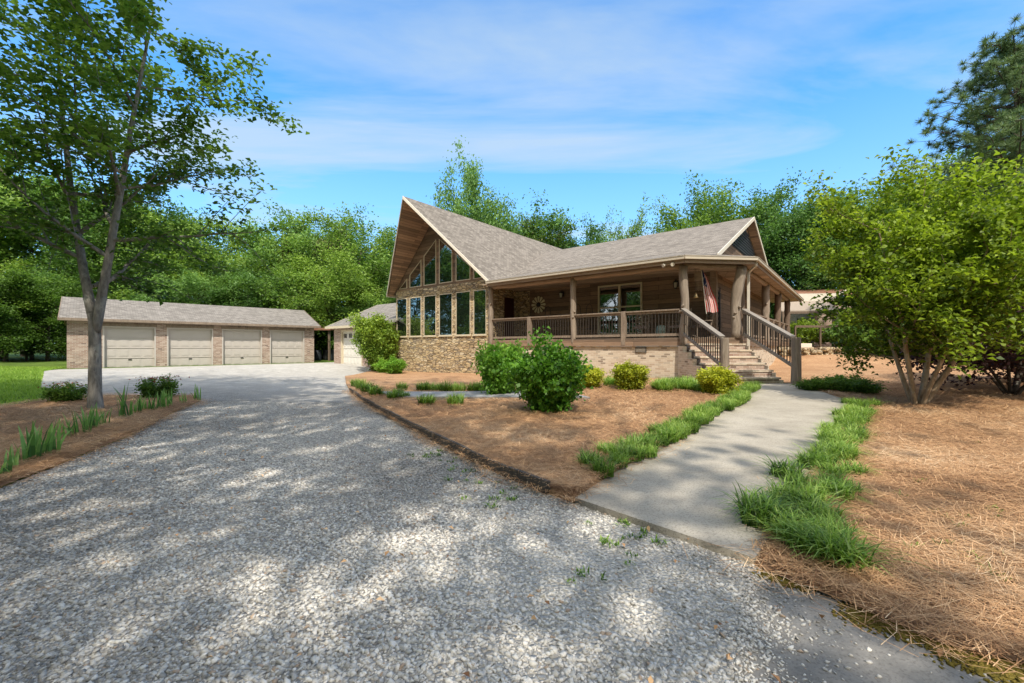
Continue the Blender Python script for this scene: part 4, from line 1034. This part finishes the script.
# ------------------------------------------------------------------ long detached garage
GA = math.atan2(.70,.714); GP = (-22.35, 23.2)
ga = tag(empty('detached_garage', (*GP, 0), GA), 'long low brick garage with four beige panelled doors', 'garage')
z0 = .12; x0, x1, dp, ez = -1.35, 11.1, 6.2, 2.78; dh = 2.45
segs = [(0,2.24),(2.74,5.0),(5.47,7.73),(8.2,10.43)]
b = MB(); xx = [x0]+[v for s in segs for v in s]+[x1]
for i in range(0, len(xx), 2): b.box(xx[i],xx[i+1],0,.3,-.3,ez-.002)
for a, c in segs: b.box(a,c,.012,.3,dh,ez-.004)
b.box(x0,x0+.3,.3,dp,-.3,ez); b.box(x1-.3,x1,.3,dp,-.3,ez); b.box(x0+.3,x1-.3,dp-.3,dp,-.3,ez)
for xa in (x0,x1-.2): b.slab([(xa,.3,ez),(xa,dp,ez),(xa,dp/2,4.08)],(.2,0,0))
b.build('brick_wall', M['brick_pink'], ga)
r = MB(); zr = 4.18
r.slab([(x0-.3,-.4,ez+.03),(x1+.3,-.4,ez+.03),(x1+.3,dp/2,zr),(x0-.3,dp/2,zr)],(0,0,-.06)); r.slab([(x1+.3,dp+.4,ez+.03),(x0-.3,dp+.4,ez+.03),(x0-.3,dp/2,zr),(x1+.3,dp/2,zr)],(0,0,-.06))
ro = r.build('roof', M['shingle_g'], ga)
MB().box(x0-.32,x1+.32,-.46,-.40,ez-.10,ez+.04).build('gutter', M['rail'], ro)
MB().box(x0-.28,x1+.28,-.40,0,ez-.09,ez-.05).build('soffit', M['rail'], ro)
bb = MB()
for p,q in (((x0-.31,-.4,ez+.04),(x0-.31,dp/2,zr+.01)),((x1+.31,-.4,ez+.04),(x1+.31,dp/2,zr+.01)),((x0-.31,dp/2,zr+.01),(x0-.31,dp+.4,ez+.04)),((x1+.31,dp/2,zr+.01),(x1+.31,dp+.4,ez+.04))): bb.slab([p,q,(q[0],q[1],q[2]-.16),(p[0],p[1],p[2]-.16)],(.03,0,0))
bb.build('bargeboard', M['rail'], ro)
hd = MB(); [hd.box(a-.05,c+.05,-.025,.01,dh,dh+.16) for a, c in segs]; hd.build('door_header', M['rail'], ga)
for a, c in segs:
    d_ = garage_door(MB(), a+.07, c-.07, .16, z0, dh-.05, 4, 4).build('garage_door', M['door'], ga)
    MB().box(a,a+.07,-.01,.25,z0-.1,dh).box(c-.07,c,-.01,.25,z0-.1,dh).box(a+.07,c-.07,-.01,.25,dh-.06,dh).build('door_frame', M['door'], ga)
    MB().box((a+c)/2-.08,(a+c)/2+.08,.12,.14,z0+.45,z0+.49).build('handle', M['black'], d_)
# open carport between the garages
cx, cy = (322-512)/F*36, 36.0; cp = tag(empty('carport', (cx, cy, 0), R(-12)), 'open shed with rusty brown roof seen between the two garages', 'shed')
zg = g(cx, cy)
MB().slab([(-2.6,-2,2.75),(2.2,-2,2.75),(2.2,2.5,3.2),(-2.6,2.5,3.2)],(0,0,-.12)).build('roof', M['rust'], cp)
for x in (-2.2,.2,1.9): MB().bar((x,-1.7,zg-.1),(x,-1.7,2.7),.14,.14,up=(0,1,0)).build('post', M['log_dark'], cp)
MB().box(-2.4,2,2.3,2.4,zg,3.0).build('back_wall', M['log_dark'], cp)
for i in range(5): 
    o = MB().lathe([(.27,0),(.29,.05),(.29,.8),(.26,.86)],14).build('barrel', M['black'] if i % 2 else M['vent'], None, True, loc=(cx-1.3+i*.62, cy-.6+.2*(i%2), zg)); tag(o, 'dark barrel standing under the rusty carport roof', 'barrel', 'barrels under the carport')

# ------------------------------------------------------------------ outbuilding behind the porch
oy = 32; ox = lambda px: (px-512)/F*oy; oz = lambda py: EYE+(HZ-py)/F*oy
og = g(ox(822), oy)
ob = tag(empty('outbuilding', (ox(822), oy, 0), R(-8)), 'brick outbuilding with rusty roof and tan lean-to porch beyond the house', 'outbuilding')
MB().box(-.4,5.5,.3,5,og-.5,oz(305)).build('brick_wall', M['brick_pink'], ob)
MB().slab([(-1.8,.2,oz(294)),(6,.2,oz(294)),(6,3.4,oz(284)),(-1.2,3.4,oz(284))],(0,0,-.1)).build('roof', M['rust'], ob)
MB().box(-3.2,.9,-.1,.05,oz(301),oz(293.5)).slab([(-.2,-.35,oz(302)),(1.6,-.35,oz(292)),(1.6,-.35,oz(289.5)),(-.2,-.35,oz(299))],(0,.1,0)).build('fascia', M['white'], ob)
MB().slab([(-4.0,-2.6,oz(313)),(-.2,-2.6,oz(313)),(.2,-.12,oz(301)),(-3.4,-.12,oz(301))],(0,0,-.08)).build('lean_to_roof', M['tin'], ob)
MB().bar((-4.0,-2.6,oz(315)),(-.2,-2.6,oz(315)),.1,.16).build('beam', M['log_dark'], ob)
MB().box(-.55,.15,-2.8,-2.2,og-.5,oz(314)).build('brick_column', M['brick_pink'], ob)
MB().bar((-3.9,-2.6,og-.5),(-3.9,-2.6,oz(314)),.16,.16,up=(0,1,0)).build('post', M['log_dark'], ob)
MB().box(-1.6,-.6,.22,.3,og,oz(318)).build('window', M['vent'], ob)
fn = tag(empty('black_rail_fence', (ox(812)-1.6, 27, 0), 0), 'dark rail fence crossing in front of the outbuilding', 'fence'); fg_ = g(17,27)
MB().bar((-3,0,oz(325)-.35),(5,0,oz(325)-.35),.1,.14).bar((-3,0,fg_+.35),(5,0,fg_+.35),.05,.07).build('rail', M['log_dark'], fn)
for k in range(6): MB().bar((-3+1.6*k,0,fg_-.2),(-3+1.6*k,0,oz(325)-.35),.09,.09,up=(0,1,0)).build('post', M['log_dark'], fn)
# low rubble wall
lw = MB(); lx0, ly0 = 13.9, 21.5
lg = g(16,21.5)
rr = random.Random(3)
for k in range(130):
    r_ = rr.uniform(.10,.2); x = rr.uniform(12.9,19); z = rr.choice([.05,.18,.32])
    lw.lathe([(r_*.7,lg+z-.1),(r_,lg+z),(r_*.8,lg+z+.1),(r_*.2,lg+z+.13)],7,(x,ly0+rr.gauss(0,.1)))
tag(lw.build('low_stone_wall', M['stone'], None, True), 'low rough stone retaining wall beyond the stairs', 'stone wall')
pt = tag(empty('white_planter', (*( (802-512)/F*21, 21.0), lg+.4), 0), 'small white planter standing on the low stone wall', 'planter')
MB().box(-.4,.4,-.15,.15,0,.22).build('trough', M['white'], pt, bevel=.03); MB().box(-.36,.36,-.12,.12,.2,.225).build('soil', M['straw'], pt)

# ------------------------------------------------------------------ shrubs
def bush(name, seed, ns, L, out, lsize, mat, per, spread, aspect=.62, flop=.0):
    rg = np.random.default_rng(seed); st = []
    for k in range(ns):
        a = k*2.4+rg.random(); t_ = out*math.sqrt((k+.5)/ns)
        st.append(((.08*math.cos(a), .08*math.sin(a), -.04), (math.cos(a)*t_, math.sin(a)*t_, 1), L*(.8+.3*rg.random())*(1-.12*t_), .012))
    sp = dict(wob=.13, up=[.1,.1,0,0], taper=.7, kids=[8,3], start=[.15,.2], ang=[.8,.8], lr=[.36,.5])
    return tree_meshes(name, seed, st, sp, M[mat], M['bark_dark'], 1, per, spread, lsize, .7, .0, aspect, .8)
SB = [bush('hydrangea', 70+i, 26, 1.12, .75, .085, 'leaf_bush', 10, .08, .72) for i in range(2)]
SY = [bush('golden_shrub', 80+i, 20, .70, .55, .05, 'leaf_yellow', 13, .05) for i in range(2)]
SG = bush('holly', 90, 34, 2.75, .42, .12, 'leaf_holly', 24, .15)
SD = [shrub_mesh('undergrowth', 95+i, 2.2, 3.0, 6500, .26, 'leaf_wood' if i else 'leaf_wood2', 24, .6, .4) for i in range(2)]
SP = shrub_mesh('plum_shrub', 99, 1.6, 3.3, 12000, .10, 'leaf_plum', 30, .6, .4)
SS = bush('small_shrub', 101, 11, .52, 1.0, .05, 'leaf_hero', 6, .05)
x, y = at(548,417); place_shrub('hydrangea_bush', SB[0], x, y+.15, (.86,.86,1.08), 'large leafy green hydrangea bush standing forward in the pine straw')
x, y = at(514,400); x, y = at(500,400); place_shrub('hydrangea_bush', SB[1], x, y+.15, (.72,.72,1.15), 'leafy green hydrangea bush half hidden behind the forward bush')
for px, py, s, l in ((590,393,.85,'yellow green shrub beside the big hydrangea'),(634,395,.98,'yellow green shrub under the porch vent'),(723,400,.92,'yellow green shrub next to the stair newel post')):
    x, y = at(px, py); place_shrub('golden_shrub', SY[px % 2], x, y+.3, s, l)
x, y = at(374,373); place_shrub('holly_bush', SG, x, y+.5, (.85,.85,.98), 'tall rounded yellow green bush at the corner of the stone wall')
for px, py, s, l in ((395,375,.9,'small round green shrub touching the stone wall'),(383,374,.75,'small round green shrub under the tall bush')):
    x, y = at(px, py); place_shrub('golden_shrub', SB[0], x, y, s*.75, l)
for px, py, s, l in ((66,404,.85,'low dark shrub at the lawn edge of the left bed'),(158,400,1.0,'small red tipped shrub near the driveway edge')):
    x, y = at(px, py); r = place_shrub('small_shrub', SS, x, y, s, l)
    n = 60; C = np.stack([RNG.normal(size=n)*.22, RNG.normal(size=n)*.22, .42+.12*RNG.random(n)], 1); mesh_obj('red_tips', np_mesh('red_tips', leaves_np(C, rnd_normals(n), .05+.02*RNG.random(n)), 4, RNG.random(n), M['redleaf']), r)
for i, (px, py, s) in enumerate(((812,392,.55),(826,392,.7),(842,391,.75),(858,395,.7))):
    x, y = at(px, py); place_shrub('low_shrub', SS, x, y, (s*1.5,s*1.5,s), 'low dark green ground shrub at the far end of the walk', 'shrub', 'ground shrubs beyond the walk end')
x = (1012-512)/F*9.6; place_shrub('plum_shrub', SP, x, 9.6, (1.15,1.0,.95), 'dark plum leaved shrub behind the light green tree')
x = (1050-512)/F*11; place_shrub('plum_shrub', SP, x, 11.5, (1.2,1.2,1.0), 'dark plum leaved shrub at the far right edge of the mulch')

# ------------------------------------------------------------------ named trees
# left forked tree
LX, LY = at(95,412)
sp_ = dict(wob=.085, up=[.5,.1,.02,0], taper=.78, kids=[15,7,4], start=[.08,.18,.15], ang=[1.2,.75,.7], lr=[.36,.52,.5])
stems = [((-.06,0,1.95),(-.36,.12,1),6.4,.082),((0.07,0,1.95),(.24,-.05,1),6.1,.080)]
lt = tree_meshes('dogwood', 201, stems, sp_, M['leaf_hero'], M['bark'], 2, 18, .15, .115, 1.8, .0, .62, .34)
tr_ = MB().tube([(0.03,0,-.15),(.01,0,.05),(0,0,.4),(.0,0,1.0),(.0,.0,1.5),(-.03,.01,1.8),(-.17,.03,2.3)],[.18,.128,.105,.097,.094,.086,.078],16).tube([(.02,0,1.5),(.05,0,1.8),(.145,-.01,2.28)],[.06,.082,.079],14)
t_ = place_tree('forked_tree', lt, (LX, LY, g(LX,LY)), 0, 1, 'grey barked forked tree rising from the left mulch bed', 'tree')
tr_.build('trunk', M['bark'], t_, True)
# light green multi-stem tree on the right
RX, RY = at(912,408)
sp2 = dict(wob=.09, up=[.25,.12,.05,0], taper=.75, kids=[12,6,4], start=[.26,.2,.15], ang=[.95,.8,.7], lr=[.37,.5,.5])
stems = [((0.02,0,-.05),(.22,.1,1),4.5,.06),((.05,.03,-.05),(.70,-.15,1),3.9,.065),((-.05,0,-.05),(-.22,-.1,1),3.7,.055),((-.03,.04,-.05),(-.08,.4,1),4.0,.05),((.0,-.04,-.05),(.15,-.4,1),3.3,.05),((.06,.0,-.05),(.5,.3,1),4.3,.06)]
rt = tree_meshes('light_tree', 305, stems, sp2, M['leaf_lime'], M['bark_tan'], 2, 18, .15, .10, 1.0, .0, .6, .5)
place_tree('multi_stem_tree', rt, (RX+.12, RY, g(RX,RY)), 0, (.90,.90,.99), 'light green small tree with several pale stems right of the walk', 'tree')
# pine
def pine_meshes():
    rng = np.random.default_rng(77); out = []; tips = []; H = 18.
    mb = MB(); tk = [np.array([.25*math.sin(z*.25), .2*math.cos(z*.2), z]) for z in np.linspace(-.3, H, 16)]; mb.tube(tk, list(np.linspace(.27, .04, 16)), 10, cap=False)
    for k in range(84):
        z = 5.5+(H-5.8)*((k+rng.random())/84); a = k*2.4+rng.random(); L = 3.6*(1-((z-5.5)/(H-4.2))**1.6)+.5; L *= .7+.5*rng.random()
        i = min(int(z/H*15), 14); b0 = np.array([tk[i][0], tk[i][1], z]); d = np.array([math.cos(a), math.sin(a), .12+.3*rng.random()]); pts = [b0+d*L*t+np.array([0,0,.25*L*t*t]) for t in np.linspace(0,1,6)]
        mb.tube(pts, list(np.linspace(.06,.012,6)), 5, cap=False)
        for t in range(2,6):
            for j in range(4):
                e = pts[t]+rng.normal(size=3)*np.array([.42,.42,.22])*(L/3.5+.3); mb.tube([pts[t], e], [.018,.006], 3, cap=False); tips.append(e)
    T = np.array(tips); per = 75; n = len(T)*per; d = rng.normal(size=(n,3)); d[:,2] += .35; d /= np.linalg.norm(d,axis=1,keepdims=True); C = np.repeat(T,per,0); L = .22+.12*rng.random(n)
    s = np.cross(d, rng.normal(size=(n,3))); s /= np.linalg.norm(s,axis=1,keepdims=True); s *= .011
    V = np.stack([C-s, C+s, C+s*.4+d*L[:,None], C-s*.4+d*L[:,None]], 1).reshape(-1,3)
    return mb.mesh('pine_wood', M['bark_dark'], True), np_mesh('pine_needles', V, 4, np.clip(.2+.6*rng.random(n)+.2*np.repeat(rng.random(len(T)),per)-.1,0,1), M['leaf_pine'])
PM = pine_meshes()
x, h = Hx(1012, 48, 21); place_tree('pine_tree', PM, (x, 21, g(x,21)), .3, (h/18*1.12, h/18*1.12, h/18), 'tall dark pine rising behind the light green tree', 'pine')
x, h = Hx(1090, 10, 24); place_tree('pine_tree', PM, (x, 24, g(x,24)), 2.3, (h/18*1.1,h/18*1.1,h/18), 'tall dark pine cut by the right edge of the view', 'pine')

# woodland
def TOPZ(v):
    a = np.empty(len(v[1].vertices)*3, np.float32); v[1].vertices.foreach_get('co', a); return float(np.percentile(a[2::3], 99.7))
def wood(px, top, Y, v, label, group, wid=1.0, name='leafy_tree'):
    x, h = Hx(px, top, Y); s = h/TOPZ(v)
    place_tree(name, v, (x, Y, g(x,Y)), random.random()*6.28, (s*wid, s*wid, s), label, 'tree', group)
LB = 'broadleaf tree in the dense wood behind the long garage'; GB = 'trees in the wood behind the long garage'
rw = random.Random(4)
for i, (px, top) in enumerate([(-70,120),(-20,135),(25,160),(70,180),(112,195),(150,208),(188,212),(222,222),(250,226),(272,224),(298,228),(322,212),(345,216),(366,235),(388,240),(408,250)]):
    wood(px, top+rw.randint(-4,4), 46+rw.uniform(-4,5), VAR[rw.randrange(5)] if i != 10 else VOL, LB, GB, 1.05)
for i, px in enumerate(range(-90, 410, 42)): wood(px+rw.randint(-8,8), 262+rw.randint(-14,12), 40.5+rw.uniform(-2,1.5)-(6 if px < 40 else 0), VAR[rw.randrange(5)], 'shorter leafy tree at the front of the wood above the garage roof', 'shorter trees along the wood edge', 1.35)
for i in range(26):
    px = -120+i*21; Y = 38.5+rw.uniform(-1.5,1.5)
    if px < 62: Y = 28+rw.uniform(-1.5,3)
    x = (px-512)/F*Y
    if px < 62: Y += 2
    if i % 2 or px < 62: wood(px, rw.uniform(262,318) if px < 62 else rw.uniform(286,318), Y, VAR[rw.randrange(5)], 'small young tree filling the edge of the wood', 'young trees along the wood edge', 1.5, 'young_tree')
    else: place_shrub('wood_edge_bush', SD[(i//2) % 2], x, Y, (rw.uniform(.8,1.5),rw.uniform(.8,1.3),rw.uniform(.5,1.2)), 'leafy bush filling the edge of the wood', 'bush', 'bushes along the wood edge')
LB = 'broadleaf tree showing above the house roof ridge'; GB = 'trees behind the house roof'
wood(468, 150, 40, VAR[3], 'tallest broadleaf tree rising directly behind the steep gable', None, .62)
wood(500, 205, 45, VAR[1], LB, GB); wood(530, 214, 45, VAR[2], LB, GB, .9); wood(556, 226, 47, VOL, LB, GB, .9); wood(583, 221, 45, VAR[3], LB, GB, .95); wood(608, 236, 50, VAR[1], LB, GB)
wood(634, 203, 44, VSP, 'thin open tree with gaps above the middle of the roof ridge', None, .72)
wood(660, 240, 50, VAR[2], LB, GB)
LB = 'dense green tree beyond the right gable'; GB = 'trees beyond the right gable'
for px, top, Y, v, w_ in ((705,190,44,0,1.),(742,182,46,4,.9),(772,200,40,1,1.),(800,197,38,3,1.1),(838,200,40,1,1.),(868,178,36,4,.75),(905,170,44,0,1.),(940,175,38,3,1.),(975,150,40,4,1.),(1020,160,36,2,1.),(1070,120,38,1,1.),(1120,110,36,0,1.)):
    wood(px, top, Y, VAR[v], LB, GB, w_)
for i, (px, Y, s) in enumerate(((800,40,1.1),(822,41,1.3),(850,34,1.2),(880,26,1.1),(915,24,1.2),(950,20,1.2),(990,22,1.4),(1040,20,1.4),(775,42,1.2),(750,43,1.2),(1090,17,1.5))):
    x = (px-512)/F*Y; place_shrub('distant_bush', SD[i % 2], x, Y, s, 'leafy bush beneath the trees beyond the porch', 'bush', 'bushes beneath the right trees')
x = (808-512)/F*29.5; place_shrub('sunlit_bush', shrub_mesh('lime_bush', 120, 1.4, 2.3, 5000, .13, 'leaf_lime', 20), x, 29.6, 1.0, 'bright green bush under the lean-to beyond the stairs', 'bush')
# trees around and behind the camera: they stand in the window reflections and dapple the drive
LB = 'tree standing behind the viewer on the near side of the drive'; GB = 'trees on the near side of the drive'
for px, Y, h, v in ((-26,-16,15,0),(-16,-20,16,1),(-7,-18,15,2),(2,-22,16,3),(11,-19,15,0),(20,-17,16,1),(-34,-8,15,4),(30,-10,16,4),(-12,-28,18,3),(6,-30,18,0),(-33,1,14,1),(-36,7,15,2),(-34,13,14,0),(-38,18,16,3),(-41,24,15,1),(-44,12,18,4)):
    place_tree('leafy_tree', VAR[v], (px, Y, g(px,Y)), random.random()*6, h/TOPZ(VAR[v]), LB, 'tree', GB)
#SHADE#
shade = broad('shade_tree', 9, 11, 'leaf_hero', 'bark', per=11, spread=.36, lsize=.2, start=[.5,.25,.2], lr=[.48,.5,.5], kids=[15,6,3])
for x, y, s, rz in SHADE_T:
    place_tree('overhanging_tree', shade, (x, y, g(x,y)), rz, s, 'overhanging tree beside the near end of the drive', 'tree', 'overhanging trees by the near drive')

# ------------------------------------------------------------------ camera, sun, sky
cam = D.cameras.new('camera'); co = D.objects.new('camera', cam); COL.objects.link(co); S.camera = co
co.location = (0, 0, EYE); co.rotation_euler = (R(90), 0, 0); cam.sensor_width = 36; cam.lens = 36*F/1024; cam.shift_y = (HZ-341.5)/1024
cam.clip_start = .05; cam.clip_end = 3000
az, el = AZ_SUN, R(53)
sun = D.lights.new('sun', 'SUN'); sun.energy = 5.0; sun.angle = R(.53); sun.color = (1, .93, .80)
so_ = D.objects.new('sun', sun); COL.objects.link(so_); dv = Vector((math.sin(az)*math.cos(el), math.cos(az)*math.cos(el), math.sin(el)))
so_.rotation_euler = dv.to_track_quat('Z', 'Y').to_euler()
wd = D.worlds.new('World'); S.world = wd; wd.use_nodes = True; nt = wd.node_tree; nt.nodes.clear()
N_ = nt.nodes.new; Lk = nt.links.new
sky = N_('ShaderNodeTexSky'); sky.sky_type = 'NISHITA'; sky.sun_disc = False; sky.sun_elevation = el; sky.sun_rotation = az; sky.air_density = 1.0; sky.dust_density = .6; sky.ozone_density = 2.2
tc = N_('ShaderNodeTexCoord'); sep = N_('ShaderNodeSeparateXYZ'); Lk(tc.outputs['Generated'], sep.inputs[0])
mz = N_('ShaderNodeMath'); mz.operation = 'MAXIMUM'; Lk(sep.outputs[2], mz.inputs[0]); mz.inputs[1].default_value = .04
dvx = N_('ShaderNodeMath'); dvx.operation = 'DIVIDE'; Lk(sep.outputs[0], dvx.inputs[0]); Lk(mz.outputs[0], dvx.inputs[1])
dvy = N_('ShaderNodeMath'); dvy.operation = 'DIVIDE'; Lk(sep.outputs[1], dvy.inputs[0]); Lk(mz.outputs[0], dvy.inputs[1])
cb = N_('ShaderNodeCombineXYZ'); Lk(dvx.outputs[0], cb.inputs[0]); Lk(dvy.outputs[0], cb.inputs[1])
mp = N_('ShaderNodeMapping'); Lk(cb.outputs[0], mp.inputs[0]); mp.inputs['Rotation'].default_value = (0,0,R(-30)); mp.inputs['Scale'].default_value = (.30,1.0,1); mp.inputs['Location'].default_value = (.3,.45,0)
n1 = N_('ShaderNodeTexNoise'); Lk(mp.outputs[0], n1.inputs['Vector']); n1.inputs['Scale'].default_value = 1.3; n1.inputs['Detail'].default_value = 7; n1.inputs['Roughness'].default_value = .55; n1.inputs['Distortion'].default_value = .7
rp = N_('ShaderNodeValToRGB'); Lk(n1.outputs['Fac'], rp.inputs['Fac']); rp.color_ramp.elements[0].position = .43; rp.color_ramp.elements[0].color = (0,0,0,1); rp.color_ramp.elements[1].position = .66; rp.color_ramp.elements[1].color = (.75,.75,.75,1)
hzf = N_('ShaderNodeMapRange'); Lk(sep.outputs[2], hzf.inputs[0]); hzf.inputs[1].default_value = 0; hzf.inputs[2].default_value = .45; hzf.inputs[3].default_value = .62; hzf.inputs[4].default_value = 0.0
mxm = N_('ShaderNodeMath'); mxm.operation = 'MAXIMUM'; Lk(rp.outputs['Color'], mxm.inputs[0]); Lk(hzf.outputs[0], mxm.inputs[1])
bk = N_('ShaderNodeMapRange'); Lk(sep.outputs[1], bk.inputs[0]); bk.inputs[1].default_value = .1; bk.inputs[2].default_value = -.45; bk.inputs[3].default_value = 0; bk.inputs[4].default_value = .8  # extra pale sky added behind the camera as fill light
mxb = N_('ShaderNodeMath'); mxb.operation = 'MAXIMUM'; Lk(mxm.outputs[0], mxb.inputs[0]); Lk(bk.outputs[0], mxb.inputs[1]); mxm = mxb
tint = N_('ShaderNodeMix'); tint.data_type = 'RGBA'; tint.blend_type = 'MULTIPLY'; tint.inputs[0].default_value = 1; Lk(sky.outputs[0], tint.inputs[6]); tint.inputs[7].default_value = (.92,1.86,2.4,1)
mx = N_('ShaderNodeMix'); mx.data_type = 'RGBA'; Lk(mxm.outputs[0], mx.inputs[0]); Lk(tint.outputs[2], mx.inputs[6]); mx.inputs[7].default_value = (4.2,5.15,5.9,1)
fill_up = N_('ShaderNodeMapRange'); Lk(sep.outputs[2], fill_up.inputs[0]); fill_up.inputs[1].default_value = .70; fill_up.inputs[2].default_value = .92; fill_up.inputs[3].default_value = 0; fill_up.inputs[4].default_value = .8  # added fill light overhead, above the visible sky
fill_bk = N_('ShaderNodeMapRange'); Lk(sep.outputs[1], fill_bk.inputs[0]); fill_bk.inputs[1].default_value = -.05; fill_bk.inputs[2].default_value = -.6; fill_bk.inputs[3].default_value = 0; fill_bk.inputs[4].default_value = .85
mz2 = N_('ShaderNodeMath'); mz2.operation = 'MAXIMUM'; Lk(fill_up.outputs[0], mz2.inputs[0]); Lk(fill_bk.outputs[0], mz2.inputs[1])
mx2 = N_('ShaderNodeMix'); mx2.data_type = 'RGBA'; Lk(mz2.outputs[0], mx2.inputs[0]); Lk(mx.outputs[2], mx2.inputs[6]); mx2.inputs[7].default_value = (12,11.6,11.1,1)  # added bright white fill, unseen overhead and behind the camera, lifts the shade
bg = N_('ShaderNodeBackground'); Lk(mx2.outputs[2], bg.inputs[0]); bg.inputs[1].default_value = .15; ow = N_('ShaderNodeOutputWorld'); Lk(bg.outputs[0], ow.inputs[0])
S.view_settings.view_transform = 'Standard'; S.view_settings.look = 'None'; S.view_settings.exposure = 0; S.view_settings.gamma = 1
S.cycles.use_denoising = True
try: S.cycles.denoiser = 'OPENIMAGEDENOISE'
except Exception: pass
S.cycles.max_bounces = 7; S.cycles.diffuse_bounces = 3; S.cycles.glossy_bounces = 3; S.cycles.transmission_bounces = 4; S.cycles.caustics_reflective = False; S.cycles.sample_clamp_indirect = 6
